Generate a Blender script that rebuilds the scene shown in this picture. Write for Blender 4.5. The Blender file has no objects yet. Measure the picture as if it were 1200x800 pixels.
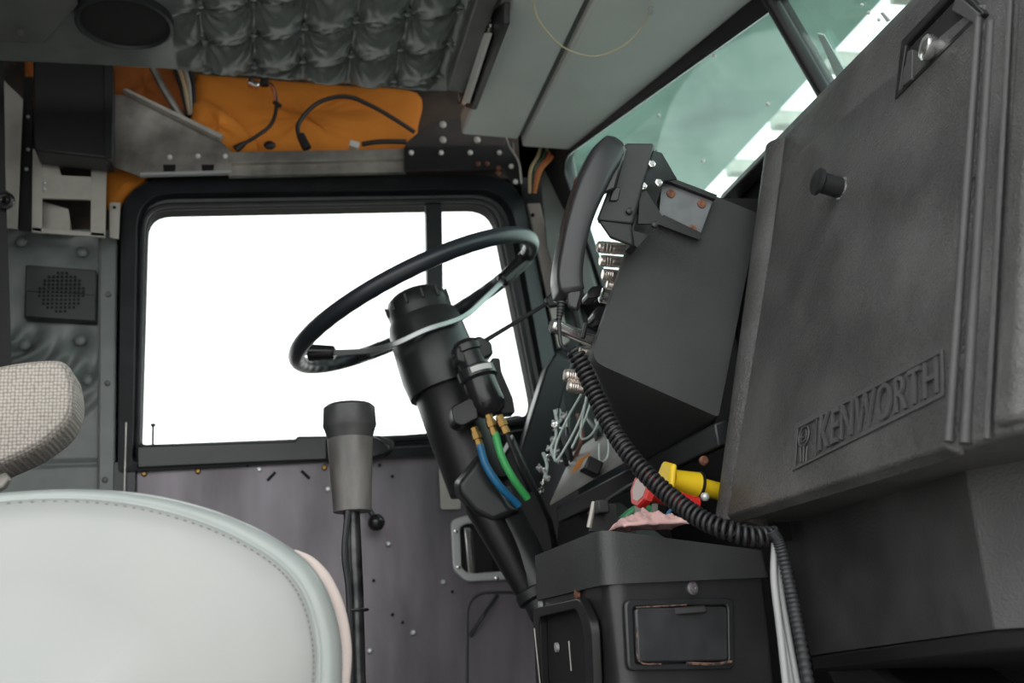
import bpy, math, random
from mathutils import Vector as V, Matrix, noise
random.seed(7)
C = bpy.context.scene.collection
# ------------------------------------------------------------------ camera
F = 1250.0                                   # focal length in pixels of a 1200 px wide picture
EYE = V((0, 0, 1.6))                         # eye height above the yard; all modelling is relative to the eye
cY = V((-291, -380, -F)).normalized()        # across the cab (to the driver's door)
cX = V((1, .01, 0)); cX.z = -(cX.x*cY.x + cX.y*cY.y)/cY.z; cX.normalize()   # forward
cZ = cX.cross(cY)                            # up
M = Matrix((cX, cY, cZ))
cam = bpy.data.cameras.new('camera'); co = bpy.data.objects.new('camera', cam); C.objects.link(co)
cam.sensor_width = 36; cam.lens = F*36/1200; cam.clip_start = .02; cam.clip_end = 500
mw = M.to_4x4(); mw.translation = EYE; co.matrix_world = mw
cam.dof.use_dof = True; cam.dof.focus_distance = 1.35; cam.dof.aperture_fstop = 6.0
bpy.context.scene.camera = co
# ------------------------------------------------------------------ sky and exposure
w = bpy.data.worlds.new('overcast'); bpy.context.scene.world = w; w.use_nodes = True
bg = w.node_tree.nodes['Background']; bg.inputs[0].default_value = (.985, 1, .992, 1); bg.inputs[1].default_value = 1.9
vs = bpy.context.scene.view_settings
vs.view_transform = 'Standard'; vs.look = 'None'; vs.gamma = 1; vs.exposure = 0.35; vs.use_curve_mapping = False
# ------------------------------------------------------------------ helpers
def ray(px, py): return M @ V((px-600, 400-py, -F))
def P(px, py, Y=None, X=None, Z=None):
    r = ray(px, py)
    if Y is not None: return r*(Y/r.y)
    if X is not None: return r*(X/r.x)
    return r*(Z/r.z)
def PL(px, py, p0, n): r = ray(px, py); return r*(p0.dot(n)/r.dot(n))
def cr(pts, k=8):
    pts = [V(p) for p in pts]; q = [2*pts[0]-pts[1]] + pts + [2*pts[-1]-pts[-2]]; out = []
    for i in range(1, len(q)-2):
        a, b, c, d = q[i-1:i+3]
        for j in range(k):
            t = j/k; out.append(.5*((2*b)+(c-a)*t+(2*a-5*b+4*c-d)*t*t+(-a+3*b-3*c+d)*t**3))
    return out+[pts[-1]]
def rpoly(pts, r, n=5):
    out = []; m = len(pts); rs = r if isinstance(r, (list, tuple)) else [r]*m
    for i in range(m):
        a, b, c = V(pts[i-1]), V(pts[i]), V(pts[(i+1) % m]); rr = rs[i]
        d1 = min(rr, (a-b).length*.49); d2 = min(rr, (c-b).length*.49)
        p = b+(a-b).normalized()*d1; q = b+(c-b).normalized()*d2
        for j in range(n+1):
            t = j/n; out.append((1-t)**2*p+2*t*(1-t)*b+t*t*q)
    return out
def frame(d):
    d = d.normalized(); a = V((0, 0, 1)) if abs(d.z) < .9 else V((1, 0, 0))
    u = d.cross(a).normalized(); return u, d.cross(u)
class MB:
    def __init__(s): s.v = []; s.f = []
    def add(s, vs_, fs): n = len(s.v); s.v += [V(x) for x in vs_]; s.f += [tuple(i+n for i in f) for f in fs]; return s
    def box(s, c, sz, R=None):
        c = V(c); vv = []
        for x in (-.5, .5):
            for y in (-.5, .5):
                for z in (-.5, .5):
                    p = V((x*sz[0], y*sz[1], z*sz[2])); vv.append(c+(R @ p if R else p))
        return s.add(vv, [(0, 1, 3, 2), (4, 6, 7, 5), (0, 4, 5, 1), (2, 3, 7, 6), (0, 2, 6, 4), (1, 5, 7, 3)])
    def loft(s, loops, caps=True, ring=False):
        n = len(loops[0]); vv = [p for l in loops for p in l]; fs = []; m = len(loops)
        for i in range(m if ring else m-1):
            a = i*n; b = ((i+1) % m)*n
            for j in range(n): fs.append((a+j, a+(j+1) % n, b+(j+1) % n, b+j))
        if caps and not ring: fs.append(tuple(range(n))[::-1]); fs.append(tuple(range((m-1)*n, m*n)))
        return s.add(vv, fs)
    def prism(s, pts, vec): vec = V(vec); return s.loft([[V(p) for p in pts], [V(p)+vec for p in pts]])
    def ring(s, outer, inner, vec):
        vec = V(vec); return s.loft([outer, [p+vec for p in outer], [p+vec for p in inner], inner], ring=True)
    def tube(s, pts, r, n=8, closed=False):
        pts = [V(p) for p in pts]; m = len(pts); rs = r if isinstance(r, (list, tuple)) else [r]*m; L = []; u = None
        for i in range(m):
            if closed: d = pts[(i+1) % m]-pts[i-1]
            else: d = pts[min(i+1, m-1)]-pts[max(i-1, 0)]
            if d.length < 1e-9: d = V((0, 0, 1))
            d.normalize()
            if u is None: u = frame(d)[0]
            u = (u-d*u.dot(d)); u = u.normalized() if u.length > 1e-6 else frame(d)[0]; w_ = d.cross(u)
            L.append([pts[i]+rs[i]*(math.cos(2*math.pi*k/n)*u+math.sin(2*math.pi*k/n)*w_) for k in range(n)])
        return s.loft(L, ring=closed)
    def cyl(s, p, q, r, n=16, r2=None): return s.lathe(p, V(q)-V(p), [(0, r), ((V(q)-V(p)).length, r if r2 is None else r2)], n)
    def lathe(s, p, d, prof, n=24):
        p = V(p); d = V(d).normalized(); u, w_ = frame(d)
        return s.loft([[p+d*t+max(r, 1e-5)*(math.cos(2*math.pi*k/n)*u+math.sin(2*math.pi*k/n)*w_) for k in range(n)] for t, r in prof])
    def ball(s, c, r, sc=(1, 1, 1), n=12):
        L = []
        for i in range(1, n//2):
            a = math.pi*i/(n//2); L.append([V(c)+V((sc[0]*r*math.sin(a)*math.cos(2*math.pi*k/n), sc[1]*r*math.sin(a)*math.sin(2*math.pi*k/n), sc[2]*r*math.cos(a))) for k in range(n)])
        return s.loft(L)
    def torus(s, c, d, R, r, n=32, m=8):
        u, w_ = frame(V(d)); return s.tube([V(c)+R*(math.cos(2*math.pi*k/n)*u+math.sin(2*math.pi*k/n)*w_) for k in range(n)], r, m, True)
def obj(name, mb, mat, parent=None, bev=0, kind=None, label=None, smooth=38, seg=2, cat=None, group=None):
    me = bpy.data.meshes.new(name); vv = [p+EYE for p in mb.v]
    lo = V([min(p[i] for p in vv) for i in range(3)]); hi = V([max(p[i] for p in vv) for i in range(3)])
    c = V(((lo.x+hi.x)/2, (lo.y+hi.y)/2, lo.z))
    me.from_pydata([p-c for p in vv], [], mb.f); me.materials.append(mat)
    import bmesh
    b = bmesh.new(); b.from_mesh(me); bmesh.ops.recalc_face_normals(b, faces=b.faces); b.to_mesh(me); b.free()
    for p in me.polygons: p.use_smooth = True
    me.set_sharp_from_angle(angle=math.radians(smooth))
    o = bpy.data.objects.new(name, me); C.objects.link(o)
    wl = c.copy(); q = parent
    if q:
        o.parent = q; o.location = wl-wloc(q)
    else: o.location = wl
    if bev:
        m = o.modifiers.new('bevel', 'BEVEL'); m.width = bev; m.segments = seg; m.limit_method = 'ANGLE'; m.angle_limit = math.radians(35)
    if kind: o['kind'] = kind
    if label: o['label'] = label
    if cat: o['category'] = cat
    if group: o['group'] = group
    return o
def wloc(o):
    l = o.location.copy()
    while o.parent: o = o.parent; l += o.location
    return l
def thing(name, label, cat, loc, group=None):
    o = bpy.data.objects.new(name, None); o.empty_display_size = .02; C.objects.link(o); o.location = V(loc)+EYE
    if label: o['label'] = label
    if cat: o['category'] = cat
    if group: o['group'] = group
    return o
def struct(name, loc=(0, 0, 0)): o = thing(name, None, None, loc); o['kind'] = 'structure'; return o
def dup(o, at, parent=None, Rot=None):
    c = o.copy(); C.objects.link(c); c.parent = parent; c.location = V(at)+EYE-(wloc(parent) if parent else V((0, 0, 0)))
    if Rot: c.rotation_euler = Rot
    return c
def many(name, mb0, mat, parent, pts, **k):       # pieces that share one mesh; mb0 is modelled about the origin
    first = None
    for p in pts:
        if first is None:
            first = obj(name, mb0, mat, parent, **k)
            zero = first.location+wloc(parent)-EYE       # where the piece sits relative to its own origin
            first.location = V(p)+zero+EYE-wloc(parent)
        else: dup(first, V(p)+zero, parent)
# ------------------------------------------------------------------ materials
def mat(name, col, rough=.5, metal=0, bump=0, bscale=300, var=0, vscale=12, spec=.5, col2=None, stretch=None, detail=3, thr=None, coat=0):
    m = bpy.data.materials.new(name); m.use_nodes = True; N = m.node_tree.nodes; L = m.node_tree.links; b = N['Principled BSDF']
    b.inputs['Base Color'].default_value = (*col, 1); b.inputs['Roughness'].default_value = rough; b.inputs['Metallic'].default_value = metal
    b.inputs['Specular IOR Level'].default_value = spec; b.inputs['Coat Weight'].default_value = coat; b.inputs['Coat Roughness'].default_value = .15
    tc = N.new('ShaderNodeTexCoord'); src = tc.outputs['Object']
    if stretch:
        mp = N.new('ShaderNodeMapping'); mp.inputs['Scale'].default_value = stretch; L.new(src, mp.inputs[0]); src = mp.outputs[0]
    if var or col2:
        n = N.new('ShaderNodeTexNoise'); n.inputs['Scale'].default_value = vscale; n.inputs['Detail'].default_value = 5; L.new(src, n.inputs[0])
        r = N.new('ShaderNodeValToRGB'); a, c = thr or (.35, .65); r.color_ramp.elements[0].position = a; r.color_ramp.elements[1].position = c
        k2 = col2 or tuple(min(1, x*(1+var)) for x in col); k1 = col if col2 else tuple(x*(1-var) for x in col)
        r.color_ramp.elements[0].color = (*k1, 1); r.color_ramp.elements[1].color = (*k2, 1)
        L.new(n.outputs[0], r.inputs[0]); L.new(r.outputs[0], b.inputs['Base Color'])
    if bump:
        n = N.new('ShaderNodeTexNoise'); n.inputs['Scale'].default_value = bscale; n.inputs['Detail'].default_value = detail; L.new(tc.outputs['Object'], n.inputs[0])
        bp = N.new('ShaderNodeBump'); bp.inputs['Strength'].default_value = bump; bp.inputs['Distance'].default_value = .002
        L.new(n.outputs[0], bp.inputs['Height']); L.new(bp.outputs[0], b.inputs['Normal'])
    return m
def leather(name, col, rough, strength, scale=260, var=.15):
    m = mat(name, col, rough, var=var, vscale=9); N = m.node_tree.nodes; L = m.node_tree.links; b = N['Principled BSDF']
    tc = N.new('ShaderNodeTexCoord'); v = N.new('ShaderNodeTexVoronoi'); v.feature = 'DISTANCE_TO_EDGE'; v.inputs['Scale'].default_value = scale
    n = N.new('ShaderNodeTexNoise'); n.inputs['Scale'].default_value = scale*.35; n.inputs['Detail'].default_value = 4
    L.new(tc.outputs['Object'], n.inputs[0]); mx = N.new('ShaderNodeMixRGB'); mx.inputs[0].default_value = .02
    L.new(tc.outputs['Object'], mx.inputs[1]); L.new(n.outputs['Color'], mx.inputs[2]); L.new(mx.outputs[0], v.inputs['Vector'])
    sm = N.new('ShaderNodeMath'); sm.operation = 'MULTIPLY_ADD'; sm.inputs[1].default_value = 1.6; L.new(v.outputs[0], sm.inputs[0]); L.new(n.outputs[0], sm.inputs[2])
    bp = N.new('ShaderNodeBump'); bp.inputs['Strength'].default_value = strength; bp.inputs['Distance'].default_value = .0012
    L.new(sm.outputs[0], bp.inputs['Height']); L.new(bp.outputs[0], b.inputs['Normal']); return m
def glassy(name, tint, refl=.08, haze=None):
    m = bpy.data.materials.new(name); m.use_nodes = True; N = m.node_tree.nodes; L = m.node_tree.links; N.remove(N['Principled BSDF'])
    t = N.new('ShaderNodeBsdfTransparent'); t.inputs[0].default_value = (*tint, 1)
    g = N.new('ShaderNodeBsdfGlossy'); g.inputs['Roughness'].default_value = .03; g.inputs['Color'].default_value = (1, 1, 1, 1)
    lw = N.new('ShaderNodeLayerWeight'); lw.inputs[0].default_value = .5
    pw = N.new('ShaderNodeMath'); pw.operation = 'POWER'; pw.inputs[1].default_value = 4; L.new(lw.outputs['Facing'], pw.inputs[0])
    fr = N.new('ShaderNodeMath'); fr.operation = 'MULTIPLY_ADD'; fr.inputs[1].default_value = .5; fr.inputs[2].default_value = .03; L.new(pw.outputs[0], fr.inputs[0])
    mx = N.new('ShaderNodeMixShader'); L.new(fr.outputs[0], mx.inputs[0]); L.new(t.outputs[0], mx.inputs[1]); L.new(g.outputs[0], mx.inputs[2])
    out = mx.outputs[0]
    if haze:
        c, rad = haze; tc = N.new('ShaderNodeNewGeometry')
        d = N.new('ShaderNodeVectorMath'); d.operation = 'DISTANCE'; d.inputs[1].default_value = c; L.new(tc.outputs['Position'], d.inputs[0])
        n = N.new('ShaderNodeTexNoise'); n.inputs['Scale'].default_value = 7; n.inputs['Detail'].default_value = 6; L.new(tc.outputs['Position'], n.inputs[0])
        mr = N.new('ShaderNodeMapRange'); mr.inputs[1].default_value = rad-.006; mr.inputs[2].default_value = rad+.004; mr.inputs[3].default_value = .10; mr.inputs[4].default_value = .008
        L.new(d.outputs['Value'], mr.inputs[0])
        ml = N.new('ShaderNodeMath'); ml.operation = 'MULTIPLY'; L.new(mr.outputs[0], ml.inputs[0])
        m2 = N.new('ShaderNodeMath'); m2.operation = 'MULTIPLY_ADD'; m2.inputs[1].default_value = 1.6; m2.inputs[2].default_value = .1; L.new(n.outputs[0], m2.inputs[0]); L.new(m2.outputs[0], ml.inputs[1])
        df = N.new('ShaderNodeBsdfTranslucent'); df.inputs[0].default_value = (.75, .85, .82, 1)
        m3 = N.new('ShaderNodeMixShader'); L.new(ml.outputs[0], m3.inputs[0]); L.new(out, m3.inputs[1]); L.new(df.outputs[0], m3.inputs[2]); out = m3.outputs[0]
    L.new(out, N['Material Output'].inputs[0]); return m
m_dash = leather('dash_vinyl', (.080, .078, .078), .40, .8, 210, .3)
m_dashs = leather('dash_moulding', (.072, .070, .071), .42, .35, 300)
m_pod = mat('pod_vinyl', (.045, .046, .048), .55, bump=.25, bscale=700, var=.12)
m_blk = mat('black_plastic', (.013, .013, .014), .42, bump=.08, bscale=500)
m_blk2 = mat('black_satin', (.022, .023, .025), .35, var=.2)
m_gloss = mat('black_gloss', (.02, .02, .022), .22)
m_rub = mat('rubber', (.022, .023, .026), .5, var=.25, vscale=20)
m_dark = mat('dark_void', (.01, .01, .01), .9)
m_frame = mat('door_frame_paint', (.015, .018, .021), .36, var=.3, vscale=15)
m_steel = mat('door_steel', (.165, .150, .168), .38, .35, var=.4, vscale=5, bump=.08, bscale=60, spec=.5, stretch=(1.6, 1, .45))
m_steel2 = mat('door_steel_dark', (.09, .088, .096), .45, .3, var=.4, vscale=5)
m_alu = mat('aluminium', (.42, .40, .37), .45, .75, var=.35, vscale=14, bump=.1, bscale=90)
m_alul = mat('painted_plate', (.50, .475, .43), .5, .2, var=.2, vscale=10)
m_chrome = mat('chrome', (.82, .81, .80), .2, .92)
m_zinc = mat('zinc', (.68, .69, .70), .38, .5)
m_rivet = mat('bright_rivet', (.9, .88, .85), .5)
m_brass = mat('brass', (.30, .18, .06), .4, .9)
m_orange = mat('orange_foam', (.76, .26, .028), .85, bump=.3, bscale=60, col2=(.50, .15, .014), vscale=4, thr=(.4, .75))
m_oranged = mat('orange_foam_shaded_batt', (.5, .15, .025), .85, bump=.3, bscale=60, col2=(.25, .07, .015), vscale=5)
m_head = mat('teal_vinyl', (.135, .152, .146), .27, var=.10, vscale=20)
m_sidev = mat('side_vinyl', (.155, .175, .172), .36, var=.15, vscale=15)
m_trim = mat('grey_trim', (.60, .61, .59), .5, var=.05, vscale=5)
m_trimd = mat('grey_trim_dark', (.13, .135, .13), .5, var=.1)
m_seat = mat('seat_vinyl', (.31, .325, .315), .34, bump=.05, bscale=40, col2=(.37, .37, .36), vscale=3)
m_seatb = mat('seat_band', (.33, .36, .35), .3, var=.06)
m_pipe = mat('piping', (.62, .53, .49), .7, bump=.3, bscale=500)
m_thread = mat('thread', (.17, .16, .15), .8)
m_tan = mat('wire_tan', (.55, .42, .25), .5)
m_redw = mat('wire_red', (.5, .13, .06), .5)
m_white = mat('white_plastic', (.75, .76, .74), .45)
m_cable = mat('white_cable', (.34, .345, .35), .4)
m_blue = mat('blue_hose', (.02, .17, .36), .35)
m_green = mat('green_hose', (.07, .5, .14), .35)
m_red = mat('red_knob', (.62, .025, .02), .28, coat=.4)
m_yel = mat('yellow_knob', (.9, .62, .02), .35)
m_rag = mat('pink_rag', (.72, .45, .43), .95, bump=.6, bscale=250, var=.15, vscale=40)
m_rust = mat('rust', (.30, .12, .07), .8, bump=.4, bscale=200, col2=(.05, .04, .04), vscale=60, thr=(.35, .6))
m_rusts = mat('rust_bolt', (.24, .10, .06), .7, var=.5, vscale=90)
m_rustl = mat('rust_flake', (.20, .11, .08), .8, bump=.5, bscale=300, col2=(.04, .035, .035), vscale=140, thr=(.42, .55))
m_plate = mat('galvanised', (.20, .205, .215), .5, .4, var=.15, vscale=30)
m_dirtp = mat('dusty_plate', (.2, .195, .19), .55, .4, col2=(.33, .32, .3), vscale=9)
m_glass = glassy('door_glass', (.97, .99, .98))
m_ground = mat('yard_concrete', (.33, .32, .30), .9, bump=.3, bscale=8, var=.15, vscale=1)
m_can = mat('canopy_sheet', (.28, .43, .385), .6, col2=(.10, .18, .17), vscale=1.0, thr=(.45, .62))
m_body = mat('cab_paint', (.5, .52, .52), .4)
# tweed of the arm rest
m_tweed = mat('tweed', (.42, .38, .34), .9)
N = m_tweed.node_tree.nodes; L = m_tweed.node_tree.links; b = N['Principled BSDF']
tc = N.new('ShaderNodeTexCoord'); wv = N.new('ShaderNodeTexVoronoi'); wv.inputs['Scale'].default_value = 210; wv.inputs['Randomness'].default_value = .25
L.new(tc.outputs['Object'], wv.inputs[0]); r = N.new('ShaderNodeValToRGB'); r.color_ramp.elements[0].color = (.62, .57, .52, 1); r.color_ramp.elements[1].color = (.25, .21, .19, 1)
r.color_ramp.elements[0].position = .2; r.color_ramp.elements[1].position = .75
L.new(wv.outputs['Distance'], r.inputs[0]); L.new(r.outputs[0], b.inputs['Base Color'])
bp = N.new('ShaderNodeBump'); bp.inputs['Strength'].default_value = .5; bp.inputs['Distance'].default_value = .002; bp.invert = True; L.new(wv.outputs['Distance'], bp.inputs['Height']); L.new(bp.outputs[0], b.inputs['Normal'])

def knobhead(r, h, d=(0, -1, 0), n=10): return MB().lathe((0, 0, 0), d, [(-.001, r), (h*.5, r), (h, r*.6), (h*1.02, 0)], n)
# ================================================================== STRUCTURE
DY = 2.30
# window opening of the driver's door (inner edge of the rubber)
WIN = [(165, 521), (173, 247), (577, 240), (627, 487), (512, 508)]
WR = [.012, .05, .06, .05, .1]
def loop(pxs, Yv, rad, n=6): return rpoly([P(x, y, Y=Yv) for x, y in pxs], rad, n)
# cab side wall around the door, outside skin
mb = MB()
outer = [V((-1.3, 2.36, -.8)), V((-1.3, 2.36, 1.5)), V((.66, 2.36, 1.5)), V((.72, 2.36, -.8)), V((.2, 2.36, -.8))]
mb.ring(rpoly(outer, .02, 6), [V((p.x, 2.36, p.z)) for p in loop(WIN, 2.36, WR)], (0, .04, 0))
obj('wall_driver', mb, m_dark, kind='structure')
obj('wall_cowl_side', MB().prism([V((.60, 2.37, -.8)), V((1.14, 2.37, -.8)), V((1.14, 2.37, .56)), V((.82, 2.37, .60)), V((.70, 2.37, .3))], (0, .03, 0)), m_dark, kind='structure')
# --- door_1 : the driver's door
door = struct('door_1', P(380, 800, Y=2.28))
OUT = [(138, 553), (143, 210), (607, 204), (668, 505), (512, 533)]
o1 = loop(OUT, 2.27, [.01, .10, .10, .06, .02]); o0 = loop(OUT, 2.33, [.01, .10, .10, .06, .02])
MID = [(155, 542), (160, 226), (597, 220), (648, 497), (512, 522)]
m1 = loop(MID, 2.262, [.01, .08, .09, .06, .02]); m2 = loop([(158, 536), (166, 234), (590, 228), (641, 492), (512, 517)], 2.285, [.02, .07, .08, .06, .1])
i1 = loop(WIN, 2.29, WR); i2 = loop(WIN, 2.33, WR)
obj('window_frame', MB().loft([o0, o1, m1, m2, i1, i2], ring=True), m_frame, door, smooth=25)
obj('rubber_seal', MB().tube(loop([(161, 526), (168, 241), (583, 234), (633, 490), (512, 512)], 2.28, [.012, .06, .07, .055, .1]), .006, 6, True), m_rub, door)
obj('division_bar', MB().prism([P(499, 236, Y=2.285), P(518, 235, Y=2.285), P(522, 512, Y=2.285), P(503, 512, Y=2.285)], (0, .03, 0)), m_frame, door, bev=.003)
g = loop([(158, 530), (166, 240), (585, 232), (636, 494), (512, 516)], 2.305, .03)
obj('glass', MB().prism(g, (0, .004, 0)), m_glass, door)
# steel inner panels
obj('inner_panel', MB().prism([P(128, 550, Y=2.285), P(150, 547, Y=2.285), P(398, 536, Y=2.285), P(405, 600, Y=2.285), P(420, 900, Y=2.285), P(110, 900, Y=2.285)], (0, .012, 0)), m_steel, door, bev=.002)
obj('inner_panel', MB().prism([P(385, 520, Y=2.292), P(520, 505, Y=2.292), P(606, 486, Y=2.292), P(668, 500, Y=2.292), P(720, 900, Y=2.292), P(400, 900, Y=2.292)], (0, .012, 0)), m_steel, door, bev=.002)
obj('pillar_foot', MB().prism([P(132, 540, Y=2.275), P(160, 540, Y=2.275), P(160, 900, Y=2.275), P(125, 900, Y=2.275)], (0, .02, 0)), m_frame, door, bev=.003)
obj('lower_skin', MB().box((.15, 2.33, -.35), (1.0, .02, .75)), m_steel2, door)
# belt trim
obj('belt_trim', MB().loft([[P(158, 523, Y=y) if 0 else P(x, yy, Y=y) for x, yy in ((160, 522), (345, 516), (348, 511), (445, 510), (462, 517), (462, 528), (440, 537), (330, 541), (200, 547), (160, 549))] for y in (2.30, 2.262)]), m_blk2, door, bev=.004)
obj('window_catch', MB().prism([P(382, 512, Y=2.25), P(440, 511, Y=2.25), P(458, 521, Y=2.25), P(458, 531, Y=2.25), P(433, 539, Y=2.25), P(382, 540, Y=2.25)], (0, .03, 0)), m_gloss, door, bev=.006)
obj('lock_button', MB().lathe(P(179, 522, Y=2.275), (0, 0, 1), [(0, .0025), (.04, .0025), (.041, .005), (.046, .005), (.047, 0)], 10), m_blk, door)
many('screw', knobhead(.0055, .004), m_zinc, door, [P(x, y, Y=2.284) for x, y in ((384, 573), (455, 637), (484, 741), (433, 762), (403, 653), (519, 682), (304, 550))], label='small silver screw')
many('brass_screw', knobhead(.006, .004), m_brass, door, [P(x, y, Y=2.284) for x, y in ((169, 555), (232, 552), (380, 548))], label='brassy screw')
many('screw_hole', MB().cyl((0, -.0012, 0), (0, .0008, 0), .0033, 10), m_dark, door, [P(x, y, Y=2.284) for x, y in ((438, 680), (460, 720), (472, 729), (210, 528), (298, 527), (445, 545), (290, 545), (460, 558), (530, 693))])
for (x, y, a) in ((318, 558, .8), (358, 556, -.8)):
    obj('slot', MB().box(P(x, y, Y=2.2835), (.024, .002, .006), Matrix.Rotation(-a, 3, 'Y')), m_dark, door)
# window crank with ball knob
ck = P(425, 583, Y=2.28)
crk = obj('window_crank', MB().cyl(P(426, 585, Y=2.285), P(426, 585, Y=2.25), .012).tube([P(426, 585, Y=2.252), P(441, 612, Y=2.24)], .006), m_blk2, door)
obj('ball_knob', MB().ball(P(441, 612, Y=2.225), .018, n=16), m_gloss, crk)
# small plate and paddle handle
obj('cover_plate', MB().prism(rpoly([P(514, 548, Y=2.288), P(540, 548, Y=2.288), P(540, 597, Y=2.288), P(516, 597, Y=2.288)], .006), (0, -.004, 0)), m_alul, door, bev=.001)
ho = rpoly([P(527, 610, Y=2.288), P(545, 604, Y=2.288), P(620, 604, Y=2.288), P(622, 678, Y=2.288), P(545, 682, Y=2.288), P(530, 668, Y=2.288)], .012)
hi = rpoly([P(538, 618, Y=2.288), P(546, 614, Y=2.288), P(610, 614, Y=2.288), P(612, 668, Y=2.288), P(548, 672, Y=2.288), P(540, 666, Y=2.288)], .008)
bez = obj('handle_bezel', MB().ring(ho, hi, (0, -.012, 0)), m_zinc, door, bev=.003)
obj('bezel_cup', MB().prism(hi, (0, -.002, 0)), m_dark, bez)
obj('paddle_handle', MB().prism(rpoly([P(552, 620, Y=2.275), P(577, 617, Y=2.275), P(578, 669, Y=2.275), P(556, 672, Y=2.275)], .004), (0, .012, 0)), m_gloss, bez, bev=.002, label='black glossy paddle')
obj('paddle_edge', MB().prism([P(544, 618, Y=2.272), P(551, 618, Y=2.272), P(556, 672, Y=2.272), P(549, 670, Y=2.272)], (0, .012, 0)), m_chrome, bez, bev=.002, label='chrome edge')
many('bezel_rivet', knobhead(.005, .003), m_chrome, bez, [P(x, y, Y=2.2755) for x, y in ((534, 622), (537, 664), (582, 677))])
# pressed outline of the map pocket
obj('pocket_bead', MB().tube(rpoly([P(547, 860, Y=2.291), P(547, 694, Y=2.291), P(700, 694, Y=2.291), P(700, 860, Y=2.291)], .05, 6), .0035, 6, True), m_steel2, door)
obj('pull_cord', MB().tube(cr([P(583, 697, Y=2.285), P(566, 722, Y=2.27), P(551, 745, Y=2.285)], 4), .0035, 6), m_blk2, door)
obj('pillar_line', MB().box((P(148, 500, Y=2.268).x, 2.266, .37), (.0022, .004, .26)), m_alu, door, label='thin bright edge line')
# --- right of the door: hinge pillar (drawn at its own depth)
pil = struct('trim_1', P(650, 600, Y=2.3))
obj('pillar_panel', MB().prism([P(606, 150, Y=2.345), P(650, 150, Y=2.345), P(658, 215, Y=2.345), P(682, 330, Y=2.345), P(716, 430, Y=2.345), P(745, 620, Y=2.345), P(640, 620, Y=2.345)], (0, .01, 0)), m_frame, pil)
obj('hinge_strip', MB().prism([P(618, 238, Y=2.30), P(633, 238, Y=2.30), P(668, 400, Y=2.30), P(654, 408, Y=2.30)], (0, .012, 0)), m_alul, pil, bev=.002, label='pale grey strip')
obj('screw', MB().cyl(P(624, 252, Y=2.303), P(624, 252, Y=2.297), .005), m_dark, pil)
obj('pillar_seal', MB().tube([P(648, 245, Y=2.28), P(660, 300, Y=2.28), P(676, 370, Y=2.28), P(700, 470, Y=2.28)], .011, 8), m_rub, pil)
obj('pillar_cover', MB().loft([[P(632, 205, Y=2.24), P(668, 160, Y=2.24), P(690, 300, Y=2.24), P(700, 345, Y=2.24), P(655, 345, Y=2.24), P(640, 290, Y=2.24)], [P(636, 215, Y=2.27), P(668, 170, Y=2.27), P(695, 300, Y=2.27), P(705, 345, Y=2.27), P(662, 345, Y=2.27), P(645, 290, Y=2.27)]]), m_trimd, pil, bev=.004)
# ceiling, header, walls
CZ = 1.13
ceil = struct('ceiling', (0, 1.4, CZ))
A = V((.092, -.033)); Bv = V((0, .11)); O0 = V((.178, 1.834))
det = A.x*Bv.y-A.y*Bv.x
def lat(x, y):
    d = V((x, y))-O0; return (d.x*Bv.y-d.y*Bv.x)/det, (A.x*d.y-A.y*d.x)/det
nx, ny = 230, 260; vv = []; ff = []
x0, x1, y0, y1 = -.55, .385, .75, 1.955
for j in range(ny+1):
    for i in range(nx+1):
        x = x0+(x1-x0)*i/nx; y = y0+(y1-y0)*j/ny
        a, b_ = lat(x, y); fa = abs(math.sin(math.pi*a)); b_ -= .16*fa; fb = abs(math.sin(math.pi*b_))
        da = a-round(a); db = b_-round(b_); dist = math.sqrt((da*.095)**2+(db*.11)**2)
        h = .040*(fa*fb)**.36
        pl = math.atan2(db, da); h += .0085*math.sin(pl*11+2*math.sin(a*5+b_*3))*math.exp(-(dist/.040)**2)*(1 if dist > .006 else 0)
        h += .0015*noise.noise(V((x*22, y*22, 0)))
        fade = min(1, max(0, (x+.15)/.05))*min(1, max(0, (1.935-y)/.03))*min(1, max(0, (.375-x)/.03))
        h = h*fade+(1-fade)*.016
        e = max(0, (y-1.925)/.03); zz = CZ+.012-h+.03*e*e
        vv.append(V((x, y+max(0, x+.2)*.075*min(1, max(0, (y-1.6)/.35)), zz)))
for j in range(ny):
    for i in range(nx):
        a = j*(nx+1)+i; ff.append((a, a+1, a+nx+2, a+nx+1))
obj('tufted_liner', MB().add(vv, ff), m_head, ceil, smooth=180)
pts = []
for i in range(-4, 4):
    for j in range(-8, 3):
        q = O0+A*i+Bv*j; q = V((q.x, q.y+max(0, q.x+.2)*.075*min(1, max(0, (q.y-1.6)/.35))))
        if -.11 < q.x < .37 and 1.2 < q.y < 1.95: pts.append(V((q.x, q.y, CZ+.006)))
many('button', MB().ball((0, 0, -.004), .012, (1, 1, .6), 12), m_head, ceil, pts)
obj('roof_skin', MB().box((-.25, 1.5, 1.42), (2.1, 1.75, .03)), m_dark, ceil)
obj('liner_hem', MB().tube([V((-.55, 1.953, CZ+.034)), V((-.2, 1.953, CZ+.034)), V((.385, 1.997, CZ+.034))], .006, 6), m_trimd, ceil)
obj('edge_moulding', MB().prism([V((.378, .75, 1.105)), V((.378, 1.93, 1.105)), V((.42, 1.95, 1.11)), V((.42, .75, 1.11))], (0, 0, .03)), m_trimd, ceil, bev=.004)
# grey cover at the corner of the ceiling
obj('corner_cover', MB().prism([V((-.30, 1.2, CZ-.012)), V((-.30, 1.72, CZ-.012)), P(50, 52, Z=CZ-.012), P(-60, 42, Z=CZ-.012), V((-.62, 1.2, CZ-.012))], (0, 0, .012)), m_trimd, ceil, bev=.003)
obj('cover_screw', MB().cyl(P(24, 38, Z=CZ-.02), P(24, 38, Z=CZ-.011), .006), m_rub, ceil)
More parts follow.
